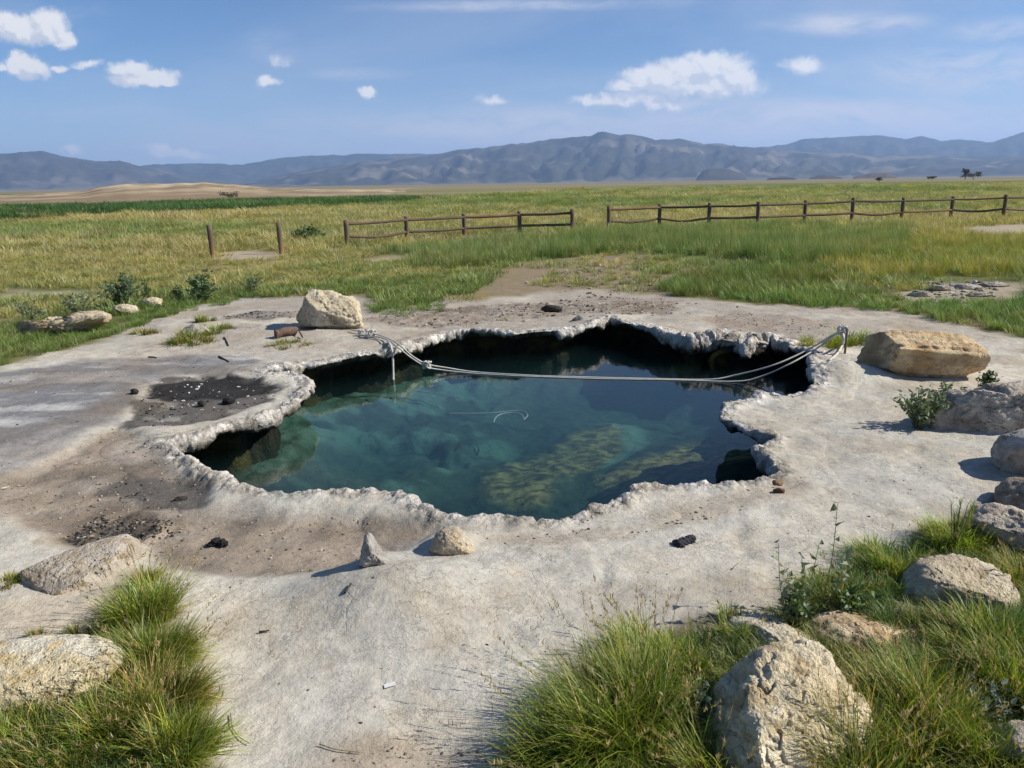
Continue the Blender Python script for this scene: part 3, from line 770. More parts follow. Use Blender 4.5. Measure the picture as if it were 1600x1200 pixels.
low_hill('hill', -500, 760, [(-500,312),(0,305),(60,303),(130,298),(160,292),(195,287),(260,287),(320,285),(360,288),(420,293),(480,295),(560,296),(640,297),(700,298),(760,299)], 105, 330, [(.23,.175,.115), (.32,.25,.165), (.55,.46,.32)], 261)
low_hill('butte', 1085, 1170, [(1085,280),(1092,274),(1100,266),(1108,263),(1130,263.5),(1142,265),(1152,269),(1162,273),(1170,277)], 3700, 4000, [(.05,.045,.04), (.06,.055,.045), (.09,.075,.06)], 271, nc=70)
low_hill('butte', 1195, 1250, [(1195,282),(1203,278),(1220,277),(1240,278),(1250,283)], 2300, 2420, [(.05,.045,.04), (.06,.055,.045), (.09,.075,.06)], 273, nc=50)
low_hill('butte', 1262, 1320, [(1262,278),(1275,275),(1290,273),(1310,276),(1320,278)], 2600, 2700, [(.06,.05,.045), (.08,.065,.055), (.10,.085,.07)], 275, nc=50)
low_hill('butte', 1330, 1405, [(1330,277),(1345,274),(1362,271),(1385,270),(1395,274),(1405,277)], 2400, 2500, [(.08,.06,.05), (.11,.08,.065), (.13,.10,.08)], 277, nc=50)
low_hill('low_ridge', 1030, 1110, [(1030,288),(1045,286),(1070,285),(1090,286),(1110,288)], 900, 960, [(.12,.095,.07), (.14,.11,.08), (.2,.16,.11)], 279, nc=50)

# ------------------------------------------------------------------ air
def build_haze():
    mt, T = mat_base('valley_haze')
    p = T.n('ShaderNodeVolumePrincipled'); p.inputs['Color'].default_value = (.42, .62, 1.0, 1); p.inputs['Density'].default_value = 1.0e-4
    p.inputs['Anisotropy'].default_value = .2
    finish(T, None, p.outputs[0])
    a, b, c, d = -14500, 14500, -300, 14600
    z0, z1 = -8.0, 640.0
    V = np.array([(a,c,z0),(b,c,z0),(b,d,z0),(a,d,z0),(a,c,z1),(b,c,z1),(b,d,z1),(a,d,z1)], float)
    F = np.array([(3,2,1,0),(4,5,6,7),(0,1,5,4),(1,2,6,5),(2,3,7,6),(3,0,4,7)])
    tag(obj('haze', mesh_np('haze', V, [F], None, False), mt), kind='stuff')
build_haze()

# ------------------------------------------------------------------ rocks
import bmesh
_ico = {}
def ico(s):
    if s not in _ico:
        bm = bmesh.new(); bmesh.ops.create_icosphere(bm, subdivisions=s, radius=1.0)
        V = np.array([v.co[:] for v in bm.verts]); F = np.array([[v.index for v in f.verts] for f in bm.faces]); bm.free()
        _ico[s] = (V, F)
    return _ico[s]
def make_rock(name, sil, base, depth_r, label, cols, seed, cat='rock', group=None, sub=6, rough=.10, facets=9, block=.8, sink=.0, strata=0.0, mat=None, pitted=0.0, cuts=()):
    """sil: outline in the photograph's pixels; base: pixel of the front contact on the ground; depth_r: half depth in metres"""
    G = on_ground(*base)
    D = depth_of(G) + depth_r * .72
    sil = np.array(sil, float); c0 = (sil.min(0) + sil.max(0)) / 2
    k = D / FPX
    q = (sil - c0) * np.array([k, -k])
    qa = np.arctan2(q[:, 1], q[:, 0]); qr = np.hypot(q[:, 0], q[:, 1])
    # sample the outline radius by angle
    dense = resample(q, .004 if len(q) > 2 else .01); da = np.arctan2(dense[:, 1], dense[:, 0]); dr_ = np.hypot(dense[:, 0], dense[:, 1])
    bins = np.linspace(-math.pi, math.pi, 181); rb = np.zeros(180)
    bi = np.clip(np.digitize(da, bins) - 1, 0, 179)
    np.maximum.at(rb, bi, dr_)
    bad = rb == 0; idx = np.arange(180); rb[bad] = np.interp(idx[bad], idx[~bad], rb[~bad])
    N, F = ico(sub)
    th = np.arctan2(N[:, 2], N[:, 0]); s = np.sqrt(np.clip(1 - N[:, 1] ** 2, 0, 1))
    rp = np.interp(th, (bins[:-1] + bins[1:]) / 2, rb, period=2 * math.pi)
    s2 = s ** block; nf = np.sign(N[:, 1]) * np.abs(N[:, 1]) ** block
    L = np.column_stack([np.cos(th) * rp * s2, np.sin(th) * rp * s2, nf * depth_r])     # R, U, f
    rng = np.random.default_rng(seed); size = float(np.mean(qr))
    for _ in range(facets):
        dv = rng.normal(size=3); dv[2] -= .9; dv /= np.linalg.norm(dv)
        pr = L @ dv; h = pr.max() * rng.uniform(.62, .84)
        L = L - np.maximum(pr - h, 0)[:, None] * dv * .96
    for _ in range(24 if facets > 1 else 0):   # many small breaks
        dv = rng.normal(size=3); dv /= np.linalg.norm(dv); pr = L @ dv; h = pr.max() * rng.uniform(.84, .95)
        L = L - np.maximum(pr - h, 0)[:, None] * dv * .95
    for cv, hh in cuts:                     # broken faces: world direction, share of the reach that is kept
        cv = np.array(cv, float); cv /= np.linalg.norm(cv); dv = np.array([cv @ _R, cv @ _U, cv @ _f])[[0, 1, 2]]
        pr = L @ dv; h = pr.max() * hh; L = L - np.maximum(pr - h, 0)[:, None] * dv * .85
    # keep the outline's full reach after the breaks
    l0, l1 = L[:, :2].min(0), L[:, :2].max(0); t0 = np.array([q[:, 0].min(), q[:, 1].min()]); t1 = np.array([q[:, 0].max(), q[:, 1].max()])
    L[:, :2] = (L[:, :2] - l0) / (l1 - l0) * (t1 - t0) + t0
    off = rng.uniform(0, 50, 3); W = L / size
    n1 = fbm3(W + off, 1.6, 4, seed, .55) - .5; n2 = np.abs(fbm3(W + off, 5.0, 4, seed + 1, .6) - .5) * 2 - .3
    rdg = np.abs(fbm3(W + off, 3.2, 4, seed + 2) - .5) * 2
    nn = N.copy(); nn = np.column_stack([N[:, 0], N[:, 2], N[:, 1]])
    disp = size * rough * (2.0 * n1 + .6 * n2 - .9 * (rdg < .10) * (.10 - rdg) * 10 * .5)
    if strata:
        disp += size * strata * (np.abs(((W @ np.array([.08, 1, .25]) + .25 * n1) * 5.5) % 1 - .5) - .25)
    if pitted:
        disp -= size * pitted * ss(fbm3(W + off, 9, 3, seed + 7), .55, .68)
    L = L + nn * disp[:, None]
    Cw = np.array([0, 0, CAM_H]) + ray(*c0) * (D / FPX)
    V = Cw + L[:, :1] * _R + L[:, 1:2] * _U + L[:, 2:3] * _f
    org = np.array([Cw[0], Cw[1], G[2]])
    f1 = fbm3(W + off, 1.3, 4, seed + 4); f2 = fbm3(W + off, 4.0, 4, seed + 5)
    c = lerp(np.tile(np.array(cols[0], float), (len(V), 1)), ss(f1, .40, .60), cols[1])
    if len(cols) > 2: c = lerp(c, ss(f2, .54, .68) * .8, cols[2])
    c = c * (.85 + .5 * (n2 + .3))[:, None].clip(.5, 1.4)
    me = mesh_np(name, V - org - np.array([0, 0, sink]), [F], c)
    o = obj(name, me, mat or M_ROCK, None, org)
    return tag(o, label, cat, group)
CREAM = [(.58,.50,.35), (.66,.58,.44), (.45,.36,.24)]
ORANGE = [(.54,.37,.19), (.64,.49,.30), (.42,.28,.15)]
TAN = [(.56,.47,.33), (.64,.56,.42), (.42,.33,.21)]
GREYB = [(.42,.36,.29), (.52,.46,.38), (.31,.25,.19)]
make_rock('boulder', [(464,492),(467,472),(480,460),(500,454),(520,456),(535,462),(545,463),(556,475),(569,490),(569,505),(566,516),(545,521),(520,517),(500,516),(480,513),(470,505)], (520,517), .42,
          'big cream limestone boulder sitting alone behind the pool with the rope by it', CREAM, 301, 'boulder', None, 6, .14, 6, .8, 0, 0, None, .03, [((.3,-.75,.6), .76), ((-.55,-.75,-.1), .80)])
make_rock('slab_boulder', [(1372,535),(1374,520),(1390,516),(1430,516),(1475,518),(1495,522),(1508,535),(1519,552),(1520,566),(1512,578),(1495,585),(1480,598),(1440,602),(1400,590),(1372,575),(1360,562)], (1440,600), .55,
          'broad flat-topped orange sandstone boulder beside the rope stake', ORANGE, 302, 'boulder', None, 6, .08, 1, .48, 0, .08, None, 0, [((.05,-.36,.93), .60), ((-.10,-.88,-.46), .62), ((-1,-.15,.05), .84)])
make_rock('rock', [(1450,655),(1462,632),(1480,618),(1510,608),(1535,610),(1556,612),(1565,600),(1590,596),(1640,600),(1680,640),(1670,690),(1600,698),(1560,700),(1540,688),(1500,680),(1465,672)], (1520,688), .45,
          'long lumpy grey-brown rock with leafy plants at its near side and on top', GREYB, 303, 'rock', None, 6, .14, 4, .7, 0, 0, None, .03, [((-.3,-.9,.2), .68), ((.1,-.2,.97), .8)])
make_rock('rock', [(1562,735),(1568,700),(1580,682),(1605,672),(1660,680),(1680,730),(1640,765),(1590,760),(1568,752)], (1580,758), .3,
          'grey rounded rock cut by the picture edge, throwing a long shadow', [(.42,.38,.33),(.50,.46,.40),(.31,.26,.21)], 304, 'rock', None, 5, .10, 4)
make_rock('rock', [(1555,775),(1568,756),(1592,747),(1640,752),(1660,790),(1630,815),(1590,808),(1560,795)], (1580,804), .2,
          'brown rough stone at the picture edge, behind the pale pinkish rock', [(.40,.31,.22),(.48,.40,.30),(.30,.21,.14)], 305, 'rock', None, 5, .12, 4)
make_rock('rock', [(1517,800),(1535,788),(1565,790),(1610,800),(1680,820),(1680,880),(1620,885),(1580,870),(1550,845),(1530,825)], (1570,875), .3,
          'pale pinkish tan rock at the edge above the yellow-green weed', [(.46,.38,.29),(.54,.47,.38),(.34,.26,.19)], 306, 'rock', None, 6, .11, 4, .8, 0, .03)
make_rock('rock', [(1406,925),(1415,910),(1440,885),(1465,874),(1510,873),(1545,880),(1575,895),(1582,925),(1560,955),(1500,970),(1445,965),(1412,945)], (1480,962), .24,
          'broad tan flat-topped rock surrounded by grass, largest of the upper garden stones', TAN, 307, 'rock', None, 6, .09, 3, .65, 0, .03, None, 0, [((.1,-.25,.96), .55), ((-.35,-.93,.1), .62)])
make_rock('rock', [(1262,985),(1285,968),(1320,960),(1360,966),(1390,975),(1440,983),(1436,1005),(1420,1020),(1380,1012),(1340,1004),(1300,1002),(1270,1000)], (1350,1012), .18,
          'orange-tan wedge stone lying in grass behind the largest lumpy rock', [(.58,.42,.23),(.68,.55,.36),(.42,.29,.16)], 308, 'rock', None, 6, .09, 1, .7)
make_rock('rock', [(1132,985),(1140,966),(1170,963),(1215,970),(1255,984),(1287,997),(1284,1022),(1230,1030),(1170,1030),(1138,1012)], (1210,1022), .24,
          'pale low stone in grass left of the orange-tan wedge stone', [(.58,.51,.38),(.64,.57,.45),(.42,.34,.22)], 309, 'rock', None, 6, .09, 1, .7)
make_rock('rock', [(1085,1235),(1105,1150),(1142,1090),(1182,1048),(1230,1024),(1275,1014),(1318,1020),(1346,1046),(1360,1090),(1358,1150),(1345,1230),(1290,1290),(1200,1310),(1100,1290)], (1215,1240), .36,
          'largest lumpy pale rock in the near grass, crusted and pitted', [(.66,.55,.36),(.74,.65,.46),(.50,.38,.21)], 310, 'rock', None, 7, .11, 3, .72, 0, 0, None, .012, [((.28,-.60,.75), .66), ((-.1,-.2,.97), .84)])
make_rock('rock', [(1555,1165),(1575,1140),(1610,1135),(1680,1150),(1690,1220),(1600,1230),(1560,1200)], (1600,1215), .16,
          'small pale rock in the very corner below the grass', [(.46,.40,.32),(.52,.47,.39),(.38,.31,.24)], 311, 'rock', None, 5, .08, 4)
make_rock('rock', [(-60,1060),(-40,1020),(20,1005),(90,1006),(150,1010),(182,1022),(184,1045),(170,1085),(150,1110),(90,1125),(20,1125),(-50,1100)], (90,1118), .24,
          'flat yellow-white rock beside the tall grass tussock, near corner', [(.64,.54,.34),(.72,.66,.52),(.58,.44,.22)], 312, 'rock', None, 6, .07, 3, .62, 0, .04, None, 0, [((.1,-.2,.97), .55), ((.3,-.9,.3), .7)])
make_rock('rock', [(60,892),(110,866),(150,852),(178,848),(203,856),(213,872),(212,892),(190,915),(140,925),(80,915)], (150,915), .42,
          'low pale outcrop at the top end of the tall grass tussock', [(.44,.38,.30),(.50,.44,.36),(.40,.31,.2)], 313, 'rock', None, 6, .08, 2, .7, -.02, .03, None, 0, [((.05,-.15,.98), .70)])
make_rock('rock', [(24,522),(27,509),(48,502),(75,503),(100,496),(126,494),(140,487),(160,486),(170,492),(160,502),(138,508),(118,518),(84,523),(50,530)], (80,525), .35,
          'long low orange and cream rock in the meadow edge, longest of the three', [(.48,.36,.21),(.58,.50,.37),(.52,.45,.33)], 314, 'rock', 'low stones along the meadow edge', 6, .22, 1, .62)
make_rock('rock', [(178,486),(183,478),(200,475),(212,478),(214,488),(205,494),(185,494)], (198,493), .2,
          'small cream stone between the bushy shrub and the long low rock', CREAM, 315, 'rock', 'low stones along the meadow edge', 5, .10, 4)
make_rock('rock', [(216,477),(224,470),(240,465),(254,468),(257,476),(250,482),(225,484)], (238,482), .2,
          'small cream stone under the two leafy shrubs, furthest of the three', CREAM, 316, 'rock', 'low stones along the meadow edge', 5, .10, 4)
make_rock('rock', [(280,522),(288,512),(305,506),(318,508),(328,518),(322,527),(295,528)], (305,526), .2,
          'pale crusted stone ringed by a patch of short grass', [(.46,.42,.35),(.55,.51,.44),(.38,.32,.25)], 317, 'rock', None, 5, .12, 4)
make_rock('limestone_spike', [(560,884),(563,868),(566,850),(569,838),(574,832),(579,835),(584,846),(591,860),(602,872),(610,882),(592,889),(572,889)], (583,886), .09,
          'small upright grey limestone spike casting a pointed shadow on the terrace', [(.43,.40,.35),(.50,.465,.41),(.34,.31,.27)], 319, 'rock', None, 5, .17, 0, .95, 0, 0, None, .05)
make_rock('stone', [(672,858),(681,834),(693,824),(712,822),(726,829),(736,844),(745,862),(715,872),(685,868)], (712,864), .14,
          'orange-cream rounded stone against the near rim of the pool', [(.54,.43,.29),(.58,.50,.38),(.48,.44,.38)], 320, 'stone', None, 5, .10, 1, .9)
make_rock('stone', [(1208,770),(1209,765),(1216,762),(1224,764),(1226,770),(1220,774),(1211,774)], (1217,773), .04,
          'dark red-brown stone on the terrace beside the rim notch', [(.10,.055,.035),(.14,.08,.05)], 321, 'stone', None, 4, .1, 3, .8, 0, 0, M_MISC)
make_rock('stone', [(1205,758),(1210,750),(1218,749),(1223,754),(1220,761),(1210,762)], (1214,760), .04,
          'orange-brown stone just behind the dark red-brown stone', [(.38,.25,.14),(.30,.19,.11)], 322, 'stone', None, 4, .1, 3)
make_rock('stone', [(844,484),(848,479),(858,476),(870,478),(879,483),(876,488),(855,488)], (862,488), .12,
          'dark flat stone lying on brown dirt behind the far rim', [(.035,.030,.028),(.05,.045,.04)], 323, 'stone', None, 4, .12, 3, .7, 0, 0, M_MISC)
make_rock('stone', [(894,500),(897,494),(904,492),(912,495),(913,501),(904,503)], (903,502), .08,
          'grey small stone standing on the far rim', [(.22,.21,.20),(.3,.29,.28)], 324, 'stone', None, 4, .12, 3)
make_rock('charred_lump', [(203,614),(205,609),(211,607),(216,611),(215,616),(207,617)], (209,617), .05,
          'lone black lump on the grey slab left of the fire patch', [(.02,.02,.02),(.035,.033,.03)], 325, 'charred lump', 'charred lumps of the old fire', 4, .15, 3, .8, 0, 0, M_MISC)
make_rock('charred_lump', [(347,630),(351,622),(360,619),(367,623),(367,630),(355,634)], (357,633), .07,
          'largest charred lump, at the rim edge of the fire patch', [(.022,.02,.02),(.04,.036,.03)], 326, 'charred lump', 'charred lumps of the old fire', 4, .18, 3, .8, 0, 0, M_MISC)
make_rock('charred_lump', [(308,634),(311,627),(316,625),(321,628),(319,636),(312,637)], (314,637), .05,
          'charred lump in the middle of the ashes, left of the largest', [(.03,.028,.025),(.06,.05,.04)], 327, 'charred lump', 'charred lumps of the old fire', 4, .18, 3, .8, 0, 0, M_MISC)
make_rock('charred_lump', [(272,782),(276,776),(286,775),(293,777),(290,783),(280,785)], (283,784), .04,
          'flat charred lump beside the near rim on the sooty smudge', [(.03,.028,.025),(.05,.04,.035)], 328, 'charred lump', 'charred lumps of the old fire', 4, .15, 3, .8, 0, 0, M_MISC)
# broken pale crust in the gully on the right: each slab its own rock
_rg = np.random.default_rng(9)
for i, (px, py, w, h, lb) in enumerate([(1436,462,34,9,'pale crust slab at the lower end of the gully'), (1470,452,44,8,'pale crust slab below the middle grass tuft of the gully'),
        (1508,450,46,11,'long white crust slab, longest in the eroded gully'), (1420,446,28,6,'brownish crust slab at the upper end of the gully'), (1548,446,50,9,'grey crust slab where the gully runs off the picture'), (1530,462,40,8,'grey crust slab under the long white one')]):
    sil = [(px - w * .5, py + 1), (px - w * .4, py - h * .45), (px - w * .05, py - h * .6), (px + w * .3, py - h * .4), (px + w * .5, py), (px + w * .3, py + h * .4), (px - w * .25, py + h * .45)]
    make_rock('crust_slab', sil, (px, py + 3), .28, lb, [(.44,.39,.33), (.52,.48,.42), (.30,.25,.20)], 340 + i, 'rock', 'broken crust slabs in the gully', 4, .14, 5, .6, 0, .05)

# ------------------------------------------------------------------ black cloth lumps, litter, log
def lump(label, blobs, seed, col):
    """a crumpled thing lying on the ground, from overlapping pixel blobs (px, py, rx, ry) joined into one skin"""
    G = on_ground(blobs[0][0], blobs[0][1] + blobs[0][3]); parts = []
    for i, (px, py, rx, ry) in enumerate(blobs):
        b = on_ground(px, py + ry * .6); k = depth_of(b) / FPX
        N, F = ico(4)
        q = N * np.array([rx * k, max(rx, ry) * k * .9, ry * k * 1.05])
        q = q * (1 + .9 * (fbm3(N + i * 7, 1.6, 3, seed) - .5) + 1.5 * (np.abs(fbm3(N + i * 3, 2.6, 3, seed + 1) - .5) - .15))[:, None]
        q[:, 2] = np.maximum(q[:, 2], -ry * k * .6) + ry * k * .55
        parts.append((q + np.array([b[0], b[1], G[2]]) - G, [F], np.array(col) * (.7 + .6 * fbm3(N, 3, 2, seed))[:, None]))
    me = mesh_np('cloth_lump', *join(parts))
    return tag(obj('cloth_lump', me, M_MISC, None, G), label, 'cloth')
lump('crumpled black cloth lump on the brown dirt, left of the limestone spike', [(336,847,10,7), (349,850,8,7), (330,851,6,4)], 401, (.016,.016,.018))
lump('crumpled dark grey cloth lump on the pale terrace, right of the pool front', [(1062,849,11,6), (1078,844,10,6), (1070,847,8,6)], 402, (.035,.035,.045))
def build_log():
    a = on_ground(431, 529, .06); b = on_ground(463, 524, .07)
    P = spline([a, a * .6 + b * .4 + np.array([0, 0, .012]), b], 8)
    V, F = tube(P, np.linspace(.065, .058, len(P)), 14)
    V = V + (fbm3(V, 14, 3, 411) - .5)[:, None] * .05
    org = (a + b) / 2; org[2] -= .07
    c = np.array([.15, .10, .075]) * (.5 + fbm3(V * np.array([1, 6, 6]), 6, 3, 412))[:, None]
    root = empty('log', org, 'short reddish brown log lying left of the cream boulder', 'log')
    obj('stem', mesh_np('stem', V - org, F, c), M_WOOD, root)
    t0 = on_ground(461, 519, .09); t1 = on_ground(473, 530, .03)
    V, F = tube(spline([t0, (t0 + t1) / 2 + np.array([0, 0, .03]), t1], 6), .012, 6)
    obj('twig', mesh_np('twig', V - org, F, np.tile([.10, .06, .045], (len(V), 1))), M_WOOD, root)
build_log()
def flat_card(px, py, w, h, rot, label):
    G = on_ground(px, py, .004); ca, sa = math.cos(rot), math.sin(rot)
    q = np.array([(-w, -h), (w, -h), (w, h), (-w, h)]) / 2
    q = np.column_stack([q[:, 0] * ca - q[:, 1] * sa, q[:, 0] * sa + q[:, 1] * ca])
    V = np.concatenate([np.column_stack([q, [.002, .006, .004, .001]]), np.column_stack([q, [.0, .004, .002, -.001]])])
    F = np.array([(0,1,2,3),(7,6,5,4),(0,4,5,1),(1,5,6,2),(2,6,7,3),(3,7,4,0)])
    me = mesh_np('paper_card', V, [F], np.tile([.68, .68, .66], (8, 1)), False)
    tag(obj('paper_card', me, M_MISC, None, G), label, 'litter')
flat_card(609, 1072, .050, .026, .35, 'small white card lying on the pale terrace between the grasses')
flat_card(127, 841, .050, .016, .1, 'thin white litter strip below the black ash patch')
flat_card(8, 763, .04, .03, .5, 'white and crumpled scrap of litter at the brown hollow, picture edge')
def stick(pts, r, col, label, dz=.01):
    P = spline([on_ground(x, y, dz) for x, y in pts], 8)
    V, F = tube(P, np.linspace(r, r * .6, len(P)), 6)
    org = P[len(P) // 2].copy(); org[2] -= dz
    tag(obj('stick', mesh_np('stick', V - org, F, np.tile(col, (len(V), 1))), M_WOOD, None, org), label, 'stick')
stick([(405,990),(414,989),(421,988)], .005, (.05,.04,.035), 'short dark straight twig on the terrace above the white card')
stick([(539,929),(543,922),(549,914)], .007, (.045,.04,.035), 'dark leaf-like twig just below the limestone spike')
stick([(342,558),(350,562),(358,566)], .012, (.06,.045,.035), 'dark stick near the far inlet of the pool')
stick([(350,528),(354,534),(357,541)], .012, (.05,.04,.03), 'dark stick right of the grass-ringed stone')
stick([(232,559),(238,559),(245,560)], .012, (.045,.04,.035), 'dark flat stick on the grey slab below the grass patch')
stick([(361,1118),(364,1140),(375,1155),(391,1165)], .003, (.30,.25,.15), 'thin curved straw beside the tall grass, near the bottom edge')
stick([(500,1166),(525,1174),(565,1179)], .003, (.30,.24,.16), 'thin straw lying by the bottom dirt patch')
stick([(1145,891),(1155,882),(1165,874)], .003, (.40,.36,.28), 'pale straw right of the dark grey cloth lump')
# ------------------------------------------------------------------ fence
WOODC = np.array([.125, .092, .066])
def post_mesh(r, h, seed, tilt=(0, 0)):
    zs = np.linspace(-.3, h, 8); P = np.column_stack([zs * tilt[0], zs * tilt[1], zs])
    rr = r * (1 + .10 * (vn2(zs * 6, zs * 0 + seed, seed) - .5)); V, F = tube(P, rr, 12)
    V[:, :2] += ((fbm3(V + seed, 9, 3, seed) - .5) * .02)[:, None]
    c = WOODC * (.65 + .8 * fbm3(V * np.array([6, 6, .8]) + seed, 4, 3, seed + 1))[:, None]
    c = lerp(c, ss(V[:, 2], h * .35, -.02) if False else ss(-V[:, 2], -h * .45, -.05) * .75, (.27, .15, .075))
    return mesh_np('post', V, F, c)
def build_fence(label, posts, rails_top=.80, rails_low=.40, group=None):
    bs = []; hs = []
    for px, yb, yt in posts:
        b = on_ground(px, yb); bs.append(b); hs.append((yb - yt) * depth_of(b) / FPX)
    root = empty('rail_fence', bs[0], label, 'fence')
    for i, (b, h) in enumerate(zip(bs, hs)):
        obj('post', post_mesh(.085, h, 500 + i + int(posts[0][0])), M_WOOD, root, b - bs[0])
    rng = np.random.default_rng(int(posts[0][0]))
    for i in range(len(bs) - 1):
        for j, fr in enumerate((.87, .42)):
            a = bs[i] + np.array([0, -.02, hs[i] * fr]); c = bs[i + 1] + np.array([0, -.02, hs[i + 1] * fr])
            mid = (a + c) / 2 + np.array([0, rng.normal() * .02, -.03 * rng.random() - (.10 if (j == 1 and rng.random() < .3) else 0)])
            P = spline([a - (c - a) * .02, a * .7 + c * .3 + (mid - (a + c) / 2) * .8, mid, a * .3 + c * .7 + (mid - (a + c) / 2) * .8, c + (c - a) * .02], 4)
            V, F = tube(P, .047 + .01 * rng.random(), 8)
            V[:, 2] += (fbm3(V, 5, 3, 520 + i) - .5) * .03
            cc = (WOODC * .9 if rng.random() < .75 else np.array([.17, .105, .065])) * (.6 + .8 * fbm3(V * np.array([1, 6, 6]), 2, 3, 530 + i))[:, None]
            obj('rail', mesh_np('rail', V - bs[0], F, cc), M_WOOD, root)
build_fence('shorter two-rail wooden fence of five posts in the meadow', [(543,386,345), (636.5,379,339), (726,373,335), (812,369,331), (894,368,328)])
build_fence('long two-rail wooden fence running across the meadow to the picture edge', [(951,362,323), (1030,357,320), (1107,357,318), (1183,357,316), (1256,353,314), (1330,350,310), (1408,347,310), (1485,343,308), (1567,342,305), (1655,338,303)])
for (px, yb, yt, lb) in ((333,403,352,'lone wooden post without rails beside the sandy patch, taller of the two'), (440,397,349,'lone wooden post without rails next to the shorter fence')):
    b = on_ground(px, yb); h = (yb - yt) * depth_of(b) / FPX
    o = obj('fence_post', post_mesh(.075, h, 560 + int(px), (-.02, 0)), M_WOOD, None, b); tag(o, lb, 'post', 'lone posts in the meadow')

# ------------------------------------------------------------------ rope across the pool
def twist_tube(P, r, n=8):
    V, F = tube(P, r, n); return V, F
def knot_geo(c, r, turns, rr, seed):
    rng = np.random.default_rng(seed); t = np.linspace(0, 2 * math.pi * turns, 22 * turns)
    a, b = rng.uniform(0, 6, 2)
    Q = np.column_stack([np.cos(t) * (1 + .3 * np.sin(2.3 * t + a)), np.sin(t) * .8, np.sin(1.7 * t + b)]) * r
    return tube(Q + c, rr, 7)
ROPEC = np.array([.52, .50, .45]); RR = .0105
def rope_col(V, s): return ROPEC * (.65 + .6 * fbm3(V, 40, 3, s))[:, None]
def build_rope():
    org = on_ground(582, 527)
    root = empty('rope', org, 'pale grey double rope strung across the pool from boulder to stake', 'rope')
    def strand(pts, seed, r=RR, n=14):
        P = spline(pts, n); V, F = tube(P, r, 7)
        return obj('strand', mesh_np('strand', V - org, F, rope_col(V, seed)), M_ROPE, root)
    g = lambda x, y, dz=.03: on_ground(x, y, dz)
    w = lambda x, y, z: at(x, y, z)
    kz = -.20
    lipp = on_ground(604, 533, .05); l2 = on_ground(624, 544.5, .05)
    strand([g(548,519,.04), g(565,522,.04), g(582,526,.05), lipp, l2, w(646,557.5,-.09), w(668,569,kz), w(700,575,-.262), w(740,581,WATER_Z+.008), w(800,585,WATER_Z+.006), w(860,588,WATER_Z+.006), w(940,590,WATER_Z+.006), w(1030,592,WATER_Z+.006), w(1108,593,WATER_Z+.01),
            w(1150,586,-.25), w(1210,570,-.10), w(1265,545,.07), w(1300,524,.24), w(1317,515,.31)], 601)
    strand([g(560,525,.03), g(575,529,.03), g(592,531,.04), on_ground(608,538,.05), on_ground(623,547,.03), w(644,560,-.11), w(666,573,kz - .02), w(690,578,-.275), w(735,583,WATER_Z+.008), w(800,587,WATER_Z+.006), w(860,589.5,WATER_Z+.006), w(940,592,WATER_Z+.006), w(1060,594,WATER_Z+.006), w(1150,596,WATER_Z+.01),
            w(1190,588,-.24), w(1235,568,-.07), w(1280,542,.09), w(1306,522,.26), w(1319,517,.30)], 602)
    strand([on_ground(606,537,.04), on_ground(611,545,.03), w(613.5,556,-.06), w(614,572,-.19), w(614.5,588,-.32), w(614.5,594,-.36)], 603, .015)
    for c, r, s in ((on_ground(580,527,.06), .055, 1), (on_ground(566,525,.05), .04, 4), (w(667,570,kz), .045, 2), (w(1317,516,.30), .05, 3)):
        V, F = knot_geo(c, r, 3, RR, s); obj('knot', mesh_np('knot', V - org, F, rope_col(V, 610 + s)), M_ROPE, root)
    strand([w(1317,519,.28), w(1318,530,.22), g(1316,545,.06), g(1308,556,.03), g(1295,566,.02)], 604, .015)
build_rope()
def build_stake():
    b = on_ground(1320, 553); h = .31
    V, F = tube(np.array([[0, 0, -.2], [0, 0, h * .5], [.004, 0, h]]), .014, 10)
    tag(obj('stake', mesh_np('stake', V, F, np.tile([.13, .11, .10], (len(V), 1))), M_MISC, None, b), 'thin grey stake holding the rope end by the orange boulder', 'stake')
build_stake()
def sunk(label, pts, z, r):
    P = spline([at(x, y, z) for x, y in pts], 10); V, F = tube(P, r, 6); org = P[len(P) // 2]
    tag(obj('sunken_cord', mesh_np('sunken_cord', V - org, F, np.tile([.22, .24, .23], (len(V), 1))), M_ROPE, None, org), label, 'cord', 'cords under the water')
sunk('pale sunken cord with a hooked loop in the middle of the pool', [(700,646),(740,646),(772,645),(790,643),(812,642),(822,645),(824,650),(818,656)], -.50, .008)
sunk('pale sunken cord curving down in a short arc beside the hooked one', [(771,660),(775,652),(784,647),(800,645),(814,648),(819,655)], -.51, .009)
sunk('thin sunken cord nearest the rope knot', [(650,611),(675,614),(695,618),(708,620),(715,626)], -.48, .006)

